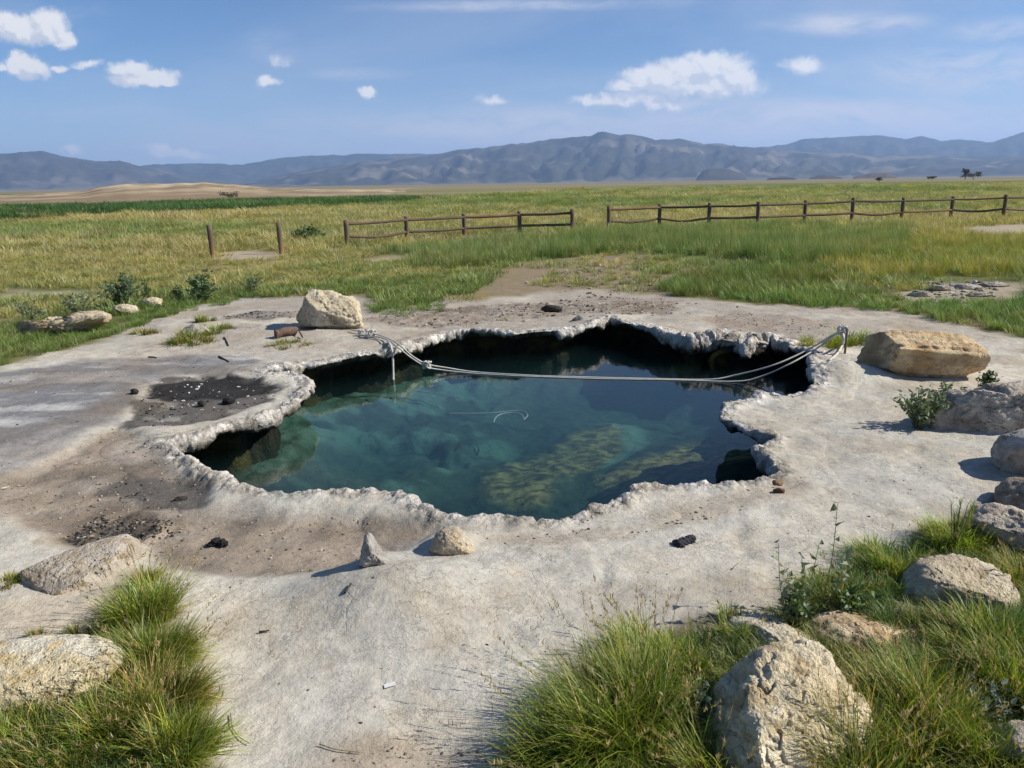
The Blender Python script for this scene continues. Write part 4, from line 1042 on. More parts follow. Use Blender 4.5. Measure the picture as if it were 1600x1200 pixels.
# ------------------------------------------------------------------ blades and tussocks
def blades(n, base, L, w, az, tilt, droop, rng, nseg=4, ctop=(.3, .3, .1), cbot=(.1, .13, .04), cvar=.35):
    """n curved tapering blades; base (n,3), L (n), az, tilt, droop (n)"""
    P = base.copy(); V = []; C = []
    wa = az + math.pi / 2 + rng.normal(0, .6, n); wx = np.column_stack([np.cos(wa), np.sin(wa), np.zeros(n)])
    th = tilt.copy(); var = 1 + cvar * rng.normal(0, 1, n)[:, None] * np.array([1.0, .8, .6]); var = var.clip(.35, 1.9)
    cb, ct = np.asarray(cbot, float), np.asarray(ctop, float)
    if cb.ndim == 1: cb = np.tile(cb, (n, 1))
    if ct.ndim == 1: ct = np.tile(ct, (n, 1))
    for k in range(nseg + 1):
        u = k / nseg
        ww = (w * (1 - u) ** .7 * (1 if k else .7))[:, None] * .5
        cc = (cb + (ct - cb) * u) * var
        if k < nseg:
            V += [P - wx * ww, P + wx * ww]; C += [cc, cc]
            P = P + (L / nseg)[:, None] * np.column_stack([np.sin(th) * np.cos(az), np.sin(th) * np.sin(az), np.cos(th)])
            th = th + droop / nseg
        else:
            V += [P]; C += [cc]
    m_ = 2 * nseg + 1
    V = np.stack(V, 1).reshape(-1, 3); C = np.stack(C, 1).reshape(-1, 3)
    b = (np.arange(n) * m_)[:, None]
    q = np.concatenate([b + np.array([[2 * k, 2 * k + 1, 2 * k + 3, 2 * k + 2]]) for k in range(nseg - 1)])
    t = b + np.array([[2 * nseg - 2, 2 * nseg - 1, 2 * nseg]])
    return V, [t, q], C
GRASS_LO, GRASS_HI, STRAW = (.038, .078, .006), (.30, .365, .040), (.50, .35, .12)  # feet darker than tips by nature, contrast deepened as painted shade inside the tussock
def tussock(px, py, R, Lm, n, label, seed, green=1.0, straw=.12, lean=(0, 0), spread=1.0, heads=0, group='grass tussocks on the terrace', w=.0044, hi=None, lo=None):
    rng = np.random.default_rng(seed); org = on_ground(px, py)
    # a tussock is a crowd of small clumps, each with its own lean, length and tint
    nc = max(5, int(n / 110)); cr = R * np.sqrt(rng.random(nc)) * .92; ca = rng.uniform(0, 2 * math.pi, nc)
    cxy = np.column_stack([cr * np.cos(ca), cr * np.sin(ca)]); ck = rng.integers(0, nc, n)
    cl = rng.uniform(.55, 1.2, nc); cle = rng.normal(0, .16, (nc, 2)); cti = (1 + .22 * rng.normal(size=(nc, 1))).clip(.55, 1.5) * (1 + rng.normal(0, .10, (nc, 1)) * np.array([1.2, .2, -.6]))
    xy = cxy[ck] + rng.normal(0, R * .17, (n, 2)); rr = np.minimum(np.hypot(xy[:, 0], xy[:, 1]), R * 1.15); a = np.arctan2(xy[:, 1], xy[:, 0])
    b = np.column_stack([xy, height(xy + org[:2]) - org[2] - .01])
    az = a + rng.normal(0, .7, n)
    tilt = np.abs(rng.normal(.10, .13, n)) + spread * .50 * (rr / R) * rng.uniform(.3, 1.25, n)
    L = Lm * np.where(rng.random(n) < .35, rng.uniform(.3, .6, n), rng.uniform(.6, 1.2, n)) * (1 - .22 * (rr / R) ** 2) * cl[ck]
    vx = np.sin(tilt) * np.cos(az) + lean[0] + cle[ck, 0]; vy = np.sin(tilt) * np.sin(az) + lean[1] + cle[ck, 1]
    az = np.arctan2(vy, vx); tilt = np.arcsin(np.clip(np.hypot(vx, vy), 0, .97))
    isst = rng.random(n) < straw
    dead = rng.random(n) < .10                # bent and matted dead blades low in the tussock
    tilt = np.where(dead, rng.uniform(.9, 1.5, n), tilt); isst = isst | dead; L = np.where(dead, L * .7, L)
    hi_ = np.where(isst[:, None], STRAW, np.array(hi or GRASS_HI) * green * cti[ck]); lo_ = np.where(isst[:, None], np.array(STRAW) * .6, np.array(lo or GRASS_LO) * green * cti[ck])
    dr = rng.uniform(.2, 1.2, n) * spread + np.where(rng.random(n) < .12, rng.uniform(.8, 1.8, n), 0)
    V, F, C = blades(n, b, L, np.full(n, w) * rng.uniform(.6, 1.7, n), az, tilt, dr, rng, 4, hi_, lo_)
    root = empty('grass_tussock', org, label, 'grass tussock', group)
    o = obj('blades', mesh_np('blades', V, F, C), M_LEAF, root); o['kind'] = 'stuff'
    if heads:
        n = heads; rr = R * np.sqrt(rng.random(n)); a = rng.uniform(0, 2 * math.pi, n)
        b = np.column_stack([rr * np.cos(a), rr * np.sin(a), np.zeros(n)])
        tl = .1 + .45 * (rr / R) * spread; az = a + rng.normal(0, .4, n); L = Lm * rng.uniform(.85, 1.35, n)
        vx = np.sin(tl) * np.cos(az) + lean[0]; vy = np.sin(tl) * np.sin(az) + lean[1]; az = np.arctan2(vy, vx); tl = np.arcsin(np.clip(np.hypot(vx, vy), 0, .97))
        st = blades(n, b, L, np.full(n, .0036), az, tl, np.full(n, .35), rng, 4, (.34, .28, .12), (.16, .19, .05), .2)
        # the panicle: short spikelets round the top fifth of each stem
        tops = st[0].reshape(n, 9, 3)
        k = 16; ii = np.repeat(np.arange(n), k); u = rng.random(n * k)
        p = tops[ii, 6] * (1 - u)[:, None] + tops[ii, 8] * u[:, None]
        sp = blades(n * k, p, np.full(n * k, .022) * rng.uniform(.5, 1.2, n * k), np.full(n * k, .005), rng.uniform(0, 6.28, n * k), rng.uniform(.1, .8, n * k), np.full(n * k, .2), rng, 2, (.42, .32, .15), (.36, .27, .12), .25)
        V, F, C = join([st, sp]); o = obj('seed_heads', mesh_np('seed_heads', V, F, C), M_LEAF, root); o['kind'] = 'stuff'
    return root
T = tussock
T(970,1130,.25,.37,5200,'biggest dark green grass tussock in front of the terrace, spilling its shadow onto it',701,.9,.10,(-.15,0),1.1,55)
T(900,1180,.20,.30,2600,'low dark grass tussock at the bottom edge, left foot of the biggest tussock',702,.8,.08,(-.25,0),1.2,15)
T(1050,1045,.15,.15,2600,'grass tussock just above the biggest one, left of the pale low stone',703,1.0,.12,(-.15,.1),1.0,20)
T(1010,1030,.14,.22,1300,'light feathery grass tussock at the upper tip of the biggest one',704,1.15,.2,(-.2,.1),1.1,25)
T(1140,1066,.09,.08,1100,'short grass tussock between the pale low stone and the largest lumpy rock',705,.8,.1,(-.1,0),1.0,4)
T(1150,985,.10,.14,900,'short grass fringe on the terrace side of the pale low stone',706,.95,.1,(-.1,.1),1.0,6)
T(1300,925,.19,.13,2200,'leafy mixed grass tussock behind the orange-tan wedge stone',707,1.0,.22,(-.1,0),1.0,12)
T(1390,885,.19,.18,2200,'bright soft grass tussock between the weed stems and the tan flat-topped rock',708,1.1,.10,(-.1,.1),1.1,6)
T(1500,850,.20,.19,2400,'bright yellow-green grass tussock under the feathery weed',709,1.3,.10,(-.1,0),1.0,8)
T(1585,910,.16,.2,1500,'grass tussock at the picture edge right of the tan flat-topped rock',710,.95,.35,(-.1,0),1.0,12)
T(1550,1020,.22,.22,2900,'dark green grass tussock right below the tan flat-topped rock',711,.85,.12,(-.1,0),1.0,14)
T(1465,1065,.19,.15,2400,'green grass tussock in front of the orange-tan wedge stone',712,.95,.12,(-.12,0),1.0,10)
T(1590,1090,.18,.26,1900,'deep green grass tussock at the picture edge, above the corner rock',713,.8,.14,(-.1,0),1.0,10)
T(1430,1150,.22,.30,3000,'tall seeding grass tussock right of the largest lumpy rock',714,.95,.22,(-.1,0),.9,60)
T(1340,1215,.18,.28,2200,'seeding grass tussock at the bottom edge, foot of the largest lumpy rock',715,.95,.25,(-.05,0),.9,45)
T(1530,1180,.18,.22,1900,'dark grass tussock at the bottom edge left of the corner rock',716,.75,.12,(-.1,0),1.0,8)
T(1110,1205,.12,.22,1200,'thin seeding grass tussock at the near foot of the largest lumpy rock',717,1.0,.25,(-.1,0),1.0,24)
T(1262,1032,.08,.08,900,'short grass tuft above the largest lumpy rock, before the pale low stone',718,.85,.15,(-.1,0),1.0,4)
T(1385,1045,.07,.09,900,'short grass tuft at the right shoulder of the largest lumpy rock',719,.95,.15,(-.1,0),1.0,6)
T(222,975,.12,.30,2600,'tall upright bright grass tussock, topmost of the near left grass',731,1.15,.12,(.02,.05),.9,22)
T(240,1035,.13,.25,2800,'dense green grass tussock beside the flat yellow-white rock',732,1.0,.12,(.05,.05),1.0,18)
T(252,1105,.15,.25,2900,'matted brownish grass tussock bulging towards the terrace',733,.9,.40,(.05,0),1.2,14)
T(190,1145,.14,.20,2400,'green grass tussock below the flat yellow-white rock',734,.9,.15,(.0,.05),1.0,16)
T(90,1175,.19,.17,2800,'seeding grass tussock in front of the flat yellow-white rock',735,.9,.2,(0,.05),1.0,45)
T(5,1165,.15,.17,1900,'dark grass tussock in the bottom corner left of the seeding one',736,.8,.12,(.05,.0),1.0,10)
T(280,1185,.11,.22,1900,'fresh green grass tussock at the bottom edge leaning over the terrace',737,1.1,.10,(.06,0),1.1,8)
T(225,905,.07,.16,600,'straw-coloured dry grass tuft at the top tip of the near left grass',738,1.0,.75,(.05,.0),.9,10)
T(125,1000,.06,.10,350,'small dark grass tuft at the back corner of the flat yellow-white rock',739,.75,.3,(-.1,0),1.2,0)
T(60,1000,.05,.08,220,'tiny sparse grass sprig behind the flat yellow-white rock',740,.8,.4,(0,0),1.3,0)
T(10,912,.09,.07,500,'small yellowish grass patch at the left picture edge',741,1.2,.4,(0,0),1.3,0)
TG = 'small grass patches on the terrace'
T(295,532,.35,.16,1400,'ring of short grass in front of the pale crusted stone',751,.9,.2,(0,0),1.0,0,TG,.008)
T(335,518,.28,.14,1000,'short grass patch behind and right of the pale crusted stone',752,.95,.2,(0,0),1.0,0,TG,.008)
T(318,503,.16,.16,500,'small green grass tuft above the pale crusted stone',753,1.0,.1,(0,0),1.0,0,TG,.008)
T(228,522,.18,.14,500,'small brownish grass tuft between the meadow edge and the ringed stone',754,.8,.4,(0,0),1.0,0,TG,.008)
T(450,538,.30,.10,900,'mossy low grass patch on the rim below the brown log',755,.9,.25,(0,0),1.0,0,TG,.008)
T(1285,540,.30,.17,1200,'yellow-green grass tuft under the rising rope',756,1.2,.2,(0,0),1.0,0,TG,.007)
T(1335,535,.25,.22,1100,'bright green grass tuft around the rope stake',757,1.25,.15,(0,0),1.0,4,TG,.007)

# ------------------------------------------------------------------ leafy plants
def leaf_shape(kind):
    if kind == 'arrow': p = [(0, 0), (-.30, .02), (-.50, -.12), (-.34, .34), (0, 1), (.34, .34), (.50, -.12), (.30, .02)]
    else: p = [(0, 0), (-.16, .18), (-.25, .45), (-.15, .78), (0, 1), (.15, .78), (.25, .45), (.16, .18)]
    V = np.array([(x, y, .35 * abs(x) - .12 * y * y) for x, y in p] + [(0, .45, -.03)])
    j = np.arange(8); F = np.stack([np.full(8, 8), j, (j + 1) % 8], -1)
    return V, F
def rand_basis(n, rng, up=.6):
    d = rng.normal(size=(n, 3)); d[:, 2] = np.abs(d[:, 2]) * up + .1; d /= np.linalg.norm(d, axis=1)[:, None]
    r = np.cross(d, rng.normal(size=(n, 3))); r /= np.linalg.norm(r, axis=1)[:, None] + 1e-9
    return r, d, np.cross(r, d)
def leaves_at(P, size, rng, kind, col, var=.3, up=.6):
    S, F = leaf_shape(kind); n = len(P); r, d, nn = rand_basis(n, rng, up); sz = size * rng.uniform(.6, 1.25, n)
    V = P[:, None] + (S[None, :, :1] * r[:, None] + S[None, :, 1:2] * d[:, None] + S[None, :, 2:] * nn[:, None]) * sz[:, None, None]
    Fa = (F[None] + (np.arange(n) * 9)[:, None, None]).reshape(-1, 3)
    c = np.asarray(col) * (1 + var * rng.normal(size=(n, 1))).clip(.45, 1.7)
    return V.reshape(-1, 3), [Fa], np.repeat(c, 9, 0)
def leafy(name, px, py, H, W, nst, nlv, lsize, label, seed, col, cat='shrub', group=None, kind='oval', lean=(0, 0), droop=.3, up=.6, stemc=(.13, .14, .06), low=.15):
    rng = np.random.default_rng(seed); org = on_ground(px, py); root = empty(name, org, label, cat, group)
    stems = []; pts = []
    for i in range(nst):
        a = rng.uniform(0, 6.283); l = H * rng.uniform(.6, 1.08); out = W * rng.uniform(.15, 1.0)
        b = np.array([math.cos(a) * W * .12, math.sin(a) * W * .12, -.02])
        e = np.array([math.cos(a) * out + lean[0] * l, math.sin(a) * out + lean[1] * l, l * (1 - .45 * (out / max(W, .01)) ** 2)])
        mid = (b + e) / 2 + np.array([-.15 * math.cos(a) * out, -.15 * math.sin(a) * out, .12 * l])
        Q = spline([b, mid, e], 7); V, F = tube(Q, np.linspace(.007, .0025, len(Q)) * max(.5, H / .5) ** .5, 5)
        stems.append((V, F, stemc))
        u = rng.uniform(low, 1, nlv) ** .8; k = u * (len(Q) - 1); k0 = np.minimum(k.astype(int), len(Q) - 2); fr = (k - k0)[:, None]
        pts.append(Q[k0] * (1 - fr) + Q[k0 + 1] * fr + rng.normal(0, lsize * .35, (nlv, 3)))
    obj('stems', mesh_np('stems', *join(stems)), M_LEAF, root)['kind'] = 'stuff'
    V, F, C = leaves_at(np.concatenate(pts), lsize, rng, kind, col, .3, up)
    obj('leaves', mesh_np('leaves', V, F, C), M_LEAF, root)['kind'] = 'stuff'
    return root
SG = 'leafy shrubs at the meadow edge'
GRN, SIL = (.13, .18, .08), (.16, .19, .12)
leafy('shrub', 192, 482, .62, .42, 34, 40, .055, 'bushy grey-green shrub, widest at the meadow edge beside the small cream stone', 801, (.14,.19,.10), 'shrub', SG)
leafy('shrub', 232, 470, .36, .16, 10, 22, .05, 'thin little shrub just right of the widest bushy shrub', 802, GRN, 'shrub', SG)
leafy('shrub', 318, 472, .60, .33, 26, 40, .06, 'rounded dark leafy shrub left of the cream boulder', 803, (.12,.18,.075), 'shrub', SG)
leafy('shrub', 280, 468, .32, .16, 9, 24, .05, 'small dark leafy shrub touching the rounded one', 804, (.10,.15,.06), 'shrub', SG)
leafy('shrub', 395, 458, .40, .35, 16, 16, .05, 'sparse pale leafy shrub nearest the cream boulder', 805, (.17,.21,.11), 'shrub', SG)
leafy('shrub', 125, 500, .55, .50, 18, 16, .05, 'sparse grey-green shrub behind the long low rock', 806, (.18,.21,.13), 'shrub', SG)
leafy('shrub', 45, 505, .40, .40, 14, 14, .05, 'loose grey-green shrub at the left end of the long low rock', 807, (.16,.20,.12), 'shrub', SG)
leafy('bush', 485, 377, .60, .75, 30, 46, .10, 'dark round bush in the meadow left of the shorter fence', 808, (.10,.15,.05), 'bush')
leafy('bush', 690, 395, .7, .8, 26, 36, .10, 'low green bush in the meadow below the second fence post', 809, (.075,.12,.04), 'bush') if False else None
PG = 'leafy weeds among the right rocks'
leafy('weed', 1435, 668, .34, .26, 30, 22, .040, 'white-green leafy weed sprawling at the side of the grey-brown rock', 811, (.17,.21,.12), 'weed', PG, 'oval', (.05,.1))
leafy('weed', 1480, 632, .20, .22, 16, 22, .038, 'white-green leafy weed along the top of the grey-brown rock', 812, (.15,.19,.11), 'weed', PG, 'oval', (.1,.1))
leafy('weed', 1538, 615, .22, .14, 12, 16, .046, 'dark green bladed weed growing on the grey-brown rock', 813, (.055,.09,.03), 'weed', PG, 'oval', (.35,.1), .3, .8)
leafy('weed', 1245, 985, .24, .12, 12, 10, .036, 'low clump of arrow-shaped green leaves at the foot of the tall weed stems', 814, (.085,.13,.04), 'weed', PG, 'arrow')
leafy('weed', 1330, 955, .16, .14, 12, 10, .032, 'low broad-leaved weed in the grass before the wedge stone', 815, (.10,.15,.05), 'weed', PG, 'arrow')
leafy('weed', 1540, 1120, .20, .14, 10, 10, .032, 'silvery-leaved weed in the deep grass near the corner rock', 816, (.22,.26,.22), 'weed', PG, 'oval')
leafy('weed', 1075, 1150, .26, .12, 6, 6, .030, 'pale thistle-like leaves poking from the biggest tussock', 817, (.22,.25,.19), 'weed', PG, 'arrow')
def feathery():
    rng = np.random.default_rng(821); org = on_ground(1490, 862); root = empty('weed', org, 'tall feathery yellow-green weed with upright wisps at the terrace edge', 'weed', PG)
    st = []; bl = []
    for i in range(16):
        a = rng.uniform(0, 6.28); l = .34 * rng.uniform(.5, 1.05); o = .09 * rng.random()
        Q = spline([(0.2 * o * math.cos(a), .2 * o * math.sin(a), -.01), (.6 * o * math.cos(a), .6 * o * math.sin(a), l * .55), (o * math.cos(a), o * math.sin(a), l)], 8)
        V, F = tube(Q, np.linspace(.004, .0012, len(Q)), 5); st.append((V, F, (.22, .24, .06)))
        n = 34; k = rng.uniform(.3, 1, n) * (len(Q) - 1.01); k0 = k.astype(int); fr = (k - k0)[:, None]; p = Q[k0] * (1 - fr) + Q[k0 + 1] * fr
        bl.append(blades(n, p, .05 * rng.uniform(.5, 1.2, n), np.full(n, .0035), rng.uniform(0, 6.28, n), rng.uniform(.3, 1.0, n), np.full(n, -.4), rng, 3, (.30, .32, .07), (.18, .22, .05), .2))
    obj('stems', mesh_np('stems', *join(st)), M_LEAF, root)['kind'] = 'stuff'
    obj('leaves', mesh_np('leaves', *join(bl)), M_LEAF, root)['kind'] = 'stuff'
feathery()
def arrow_weed():
    """tall open stems whose arrow-shaped leaves stand apart: each leaf its own part"""
    rng = np.random.default_rng(831); base = [(1232,985), (1245,975), (1282,955), (1290,950), (1258,978), (1240,982), (1275,962), (1250,980)]
    tips = [(1205,842), (1268,845), (1292,782), (1312,855), (1243,862), (1222,888), (1320,880), (1232,905)]
    org = on_ground(1255, 978); root = empty('weed', org, 'tall open weed with arrow-shaped leaves on bare stems before the terrace', 'weed', PG)
    S, F = leaf_shape('arrow'); lm = []
    for i in range(4):
        sc_ = (.036, .030, .024, .042)[i]
        lm.append(mesh_np('leaf', S * sc_ * np.array([1, 1.15, 1]), [F], np.tile(np.array([(.14,.18,.09), (.17,.21,.12), (.11,.15,.07), (.20,.24,.15)][i]), (9, 1)), False))
    for i, (b, t) in enumerate(zip(base, tips)):
        B = on_ground(*b); D = depth_of(B); k = D / FPX
        Tp = B + _R * (t[0] - b[0]) * k + np.array([0, 0, 1.0]) * (b[1] - t[1]) * k * 1.05
        M = (B + Tp) / 2 + np.array([rng.normal() * .012, rng.normal() * .012, 0])
        Q = spline([B, M, Tp], 9) - org
        V, Fq = tube(Q, np.linspace(.0032, .0012, len(Q)), 6)
        obj('stem', mesh_np('stem', V, Fq, np.tile([.20, .21, .12], (len(V), 1))), M_LEAF, root)
        for j in range(12):
            u = (.25 + .75 * j / 11) * (len(Q) - 1.001); k0 = int(u); p = Q[k0] * (1 - u + k0) + Q[k0 + 1] * (u - k0)
            o = obj('leaf', lm[rng.integers(0, 4)], M_LEAF, root)
            a = rng.uniform(0, 6.28); o.location = Vector([float(v) for v in p + np.array([math.cos(a), math.sin(a), 0]) * .012])
            o.rotation_euler = (rng.uniform(.2, 1.5), rng.uniform(-.5, .5), a)
arrow_weed()

# ------------------------------------------------------------------ meadow: instanced tufts
tuft_col = bpy.data.collections.new('tufts')
def make_tuft(seed, n, R, w, tiltm, heads=0):
    rng = np.random.default_rng(seed); rr = R * np.sqrt(rng.random(n)); a = rng.uniform(0, 6.283, n)
    b = np.column_stack([rr * np.cos(a), rr * np.sin(a), np.full(n, -.02)])
    V, F, C = blades(n, b, rng.uniform(.5, 1.05, n), np.full(n, w), a + rng.normal(0, .7, n), np.abs(rng.normal(tiltm, .14, n)), rng.uniform(.1, .9, n), rng, 3, (1.22, 1.18, 1.1), (.78, .82, .66), .15)
    me = mesh_np('grass_tuft', V, F, C); me.materials.append(M_LEAFI)
    o = bpy.data.objects.new('grass_tuft', me); tuft_col.objects.link(o)
for s in range(4): make_tuft(900 + s, 46, .26, .022, .22)
for s in range(3): make_tuft(910 + s, 70, .60, .030, .15)
def gn_tree():
    ng = bpy.data.node_groups.new('scatter_tufts', 'GeometryNodeTree')
    ng.interface.new_socket('Geometry', in_out='INPUT', socket_type='NodeSocketGeometry'); ng.interface.new_socket('Geometry', in_out='OUTPUT', socket_type='NodeSocketGeometry')
    N = ng.nodes; gi = N.new('NodeGroupInput'); go = N.new('NodeGroupOutput')
    ci = N.new('GeometryNodeCollectionInfo'); ci.inputs['Collection'].default_value = tuft_col; ci.inputs['Separate Children'].default_value = True; ci.inputs['Reset Children'].default_value = True
    ip = N.new('GeometryNodeInstanceOnPoints'); ip.inputs['Pick Instance'].default_value = True
    def na(nm, t):
        a = N.new('GeometryNodeInputNamedAttribute'); a.data_type = t; a.inputs['Name'].default_value = nm
        return [s for s in a.outputs if s.enabled][0]
    L = ng.links
    L.new(gi.outputs[0], ip.inputs['Points']); L.new(ci.outputs[0], ip.inputs['Instance'])
    L.new(na('vi', 'INT'), ip.inputs['Instance Index']); L.new(na('rot', 'FLOAT_VECTOR'), ip.inputs['Rotation']); L.new(na('scl', 'FLOAT_VECTOR'), ip.inputs['Scale'])
    L.new(ip.outputs[0], go.inputs[0]); return ng
GNT = gn_tree()
def scatter(name, P, h, wid, vi, tint, seed, label):
    rng = np.random.default_rng(seed); n = len(P); me = bpy.data.meshes.new(name); me.vertices.add(n)
    V = np.column_stack([P, height(P)]); me.vertices.foreach_set('co', V.astype(np.float32).ravel())
    for nm, t, k, v in (('vi', 'INT', 'value', vi.astype(np.int32)), ('rot', 'FLOAT_VECTOR', 'vector', np.column_stack([rng.normal(0, .08, n), rng.normal(0, .08, n), rng.uniform(0, 6.28, n)])),
                        ('scl', 'FLOAT_VECTOR', 'vector', np.column_stack([wid, wid, h])), ('tint', 'FLOAT_COLOR', 'color', np.column_stack([tint, np.ones(n)]))):
        a = me.attributes.new(nm, t, 'POINT'); a.data.foreach_set(k, np.ascontiguousarray(v, dtype=np.int32 if t == 'INT' else np.float32).ravel())
    o = bpy.data.objects.new(name, me); COL.objects.link(o); md = o.modifiers.new('scatter', 'NODES'); md.node_group = GNT
    tag(o, label, None, None, 'stuff'); return o
def zone_points(poly, dens, rng, soft=.4, seed=1, cap=60000):
    pw = polyw(poly); lo, hi = pw.min(0) - soft, pw.max(0) + soft
    n = int(min(dens * (hi[0] - lo[0]) * (hi[1] - lo[1]), cap)); P = rng.uniform(lo, hi, (n, 2))
    d = sdf(P, pw) + (fbm2(P[:, 0], P[:, 1], .9 / max(soft, .3) * .5, 3, seed) - .5) * 2.4 * soft
    return P[d < 0]
G1, G2, Y1, Y2, RD = np.array([.125, .19, .045]), np.array([.18, .215, .065]), np.array([.36, .31, .12]), np.array([.42, .35, .18]), np.array([.05, .118, .03])
ZONES = [  # polygon, per m2, height, width, a, b, softness
 ([(-250,575),(0,512),(60,497),(170,480),(300,455),(480,448),(600,438),(770,428),(760,458),(640,470),(560,463),(470,466),(380,470),(300,484),(240,507),(120,543),(0,574),(-250,660)], 42, .15, .30, G1, G2, .3),
 ([(-300,375),(0,372),(450,376),(560,398),(720,398),(780,430),(480,450),(300,457),(60,500),(-300,580)], 11, .13, .38, Y1, np.array([.30, .28, .10]), .8),
 ([(600,392),(800,378),(950,364),(1150,360),(1410,358),(1420,405),(1250,418),(1000,392),(800,415),(660,420)], 17, .52, .42, np.array([.14,.20,.06]), np.array([.22,.24,.09]), .7),
 ([(1025,452),(1060,435),(1180,428),(1290,432),(1290,452),(1180,462),(1050,464)], 34, .34, .34, G1, np.array([.17,.18,.05]), .25),
 ([(1130,466),(1300,450),(1420,462),(1600,472),(1900,500),(1900,600),(1600,526),(1400,484),(1200,474)], 42, .17, .32, np.array([.12,.21,.05]), G2, .3),
 ([(1290,385),(1420,368),(1600,374),(1850,372),(1850,440),(1600,436),(1480,438),(1360,446),(1290,436)], 16, .36, .40, np.array([.22,.24,.05]), np.array([.33,.28,.09]), .6),
 ([(570,478),(640,470),(690,468),(680,488),(600,492)], 40, .15, .32, G1, G2, .2),
 ([(800,452),(860,420),(960,395),(1060,400),(1060,440),(960,456)], 9, .15, .36, Y2, np.array([.24,.25,.08]), .7),
 ([(1290,440),(1440,436),(1500,446),(1390,462),(1290,452)], 18, .2, .36, Y1, G2, .3),
 ([(1560,450),(1700,440),(1800,480),(1600,474),(1540,468)], 34, .3, .36, np.array([.07,.16,.03]), G1, .3),
]
def build_meadow():
    rng = np.random.default_rng(77); Ps, H, Wd, VI, TI = [], [], [], [], []
    def add(P, h, w, vi, t):
        Ps.append(P); H.append(h); Wd.append(w); VI.append(vi); TI.append(t)
    for i, (pl, de, h, w, a, b, so_) in enumerate(ZONES):
        P = zone_points(pl, de, rng, so_, 930 + i)
        for z in Z_SAND: P = P[msk(P, z, .25, .7, .9, 60) < rng.uniform(.15, 1.0, len(P))]
        n = len(P)
        k = fbm2(P[:, 0], P[:, 1], .8, 4, 950 + i); t = 1.15 * (a + (b - a) * ss(k + rng.normal(0, .12, n), .35, .65)[:, None])
        hh = h * (.55 + .9 * fbm2(P[:, 0], P[:, 1], .6, 3, 970 + i)) * rng.uniform(.7, 1.3, n)
        add(P, hh, w * rng.uniform(.7, 1.3, n), rng.integers(0, 4, n), t * rng.uniform(.8, 1.2, n)[:, None])
    # open meadow, thinning with distance
    for y0, y1, de, h, w, lim in ((13, 26, 3.4, .20, .55, 0), (26, 50, 2.4, .30, .9, 0), (50, 100, .9, .42, 1.6, 0), (100, 230, .16, .5, 3.4, 0), (230, 330, .03, .5, 6, 0)):
        hw = y1 * .80 + 3; n = int(de * 2 * hw * (y1 - y0)); P = np.column_stack([rng.uniform(-hw, hw, n), rng.uniform(y0, y1, n)])
        P = P[np.abs(P[:, 0]) < P[:, 1] * .80 + 3]
        for z in Z_SAND: P = P[msk(P, z, .3, .8, .9, 60) < rng.uniform(.1, .8, len(P))]
        P = P[msk(P, Z_BARE, .15, .35, 1.6, 51) < .25]; P = P[msk(P, Z_DIRTFAR, .8, 1.0, .8, 66) < rng.uniform(.2, 1.1, len(P))]
        q_ = proj(np.column_stack([P, np.zeros(len(P))])); P = P[q_[:, 1] > np.interp(q_[:, 0], [-400, 0, 140, 400, 640, 900, 1600, 2200], [334, 328, 324, 316, 311, 297, 286, 276])]
        n = len(P); k = fbm2(P[:, 0] * .45, P[:, 1], .07, 4, 981) + .35 * (fbm2(P[:, 0], P[:, 1], .35, 3, 982) - .5)
        pp = proj(np.column_stack([P, np.zeros(n)]))
        k = k - .20 * ss(P[:, 1], 25, 45) * ss(pp[:, 0], 500, 900) * 0 + .12 * (pp[:, 1] < 325) - .10 * ((pp[:, 1] > 370) & (pp[:, 0] < 500))
        dryc = np.where(rng.random((n, 1)) < .5, Y1, np.array([.37, .315, .18])); grc = np.where(rng.random((n, 1)) < .5, G2, np.array([.18, .23, .085]))
        t = 1.18 * dryc + 1.18 * (grc - dryc) * ss(k + rng.normal(0, .08, n), .42, .66)[:, None]
        hh = h * (.5 + 1.0 * fbm2(P[:, 0], P[:, 1], .15, 3, 983)) * rng.uniform(.6, 1.3, n)
        add(P, hh, w * rng.uniform(.7, 1.3, n), rng.integers(4, 7, n), t * rng.uniform(.8, 1.2, n)[:, None])
    Ps, H, Wd, VI, TI = [np.concatenate(x) for x in (Ps, H, Wd, VI, TI)]
    print('tufts', len(Ps))
    scatter('meadow_grass', Ps, H, Wd, VI, TI, 78, 'green and straw-coloured meadow grass growing round the terrace')
    # dark reeds far left
    P = zone_points([(-300,356),(0,348),(100,342),(200,337),(400,328),(640,318),(660,311),(640,309),(420,314),(240,320),(140,324),(-300,336)], 1.6, rng, 3.0, 991); n = len(P)
    k = fbm2(P[:, 0], P[:, 1], .06, 3, 992)
    scatter('reed_bed', P, .62 * (.7 + .6 * k) * rng.uniform(.55, 1.45, n), rng.uniform(1.2, 2.6, n), rng.integers(4, 7, n), (RD + (np.array([.11, .19, .05]) - RD) * ss(k, .45, .7)[:, None]) * rng.uniform(.8, 1.2, n)[:, None], 79, 'dark green reed bed across the meadow below the tan hill')
    # short filler grass among the near rocks
    for nm, pl, de, sd_, lb in (('grass', [(880,1240),(900,1130),(960,1060),(1080,1000),(1200,970),(1300,915),(1400,870),(1480,840),(1540,812),(1640,830),(1900,860),(2100,1240)], 230, 80, 'short grass filling the gaps between the near right rocks'),
                                ('grass', [(-120,1130),(60,1110),(160,1060),(190,960),(225,930),(255,1000),(280,1100),(310,1200),(320,1260),(-120,1260)], 230, 81, 'short grass under the near left tussocks')):
        P = zone_points(pl, de, rng, .05, 995); n = len(P)
        k = fbm2(P[:, 0], P[:, 1], 2.2, 3, 996); t = np.array([.10, .16, .034]) + (np.array([.21, .23, .07]) - np.array([.10, .16, .034])) * ss(k, .42, .64)[:, None]
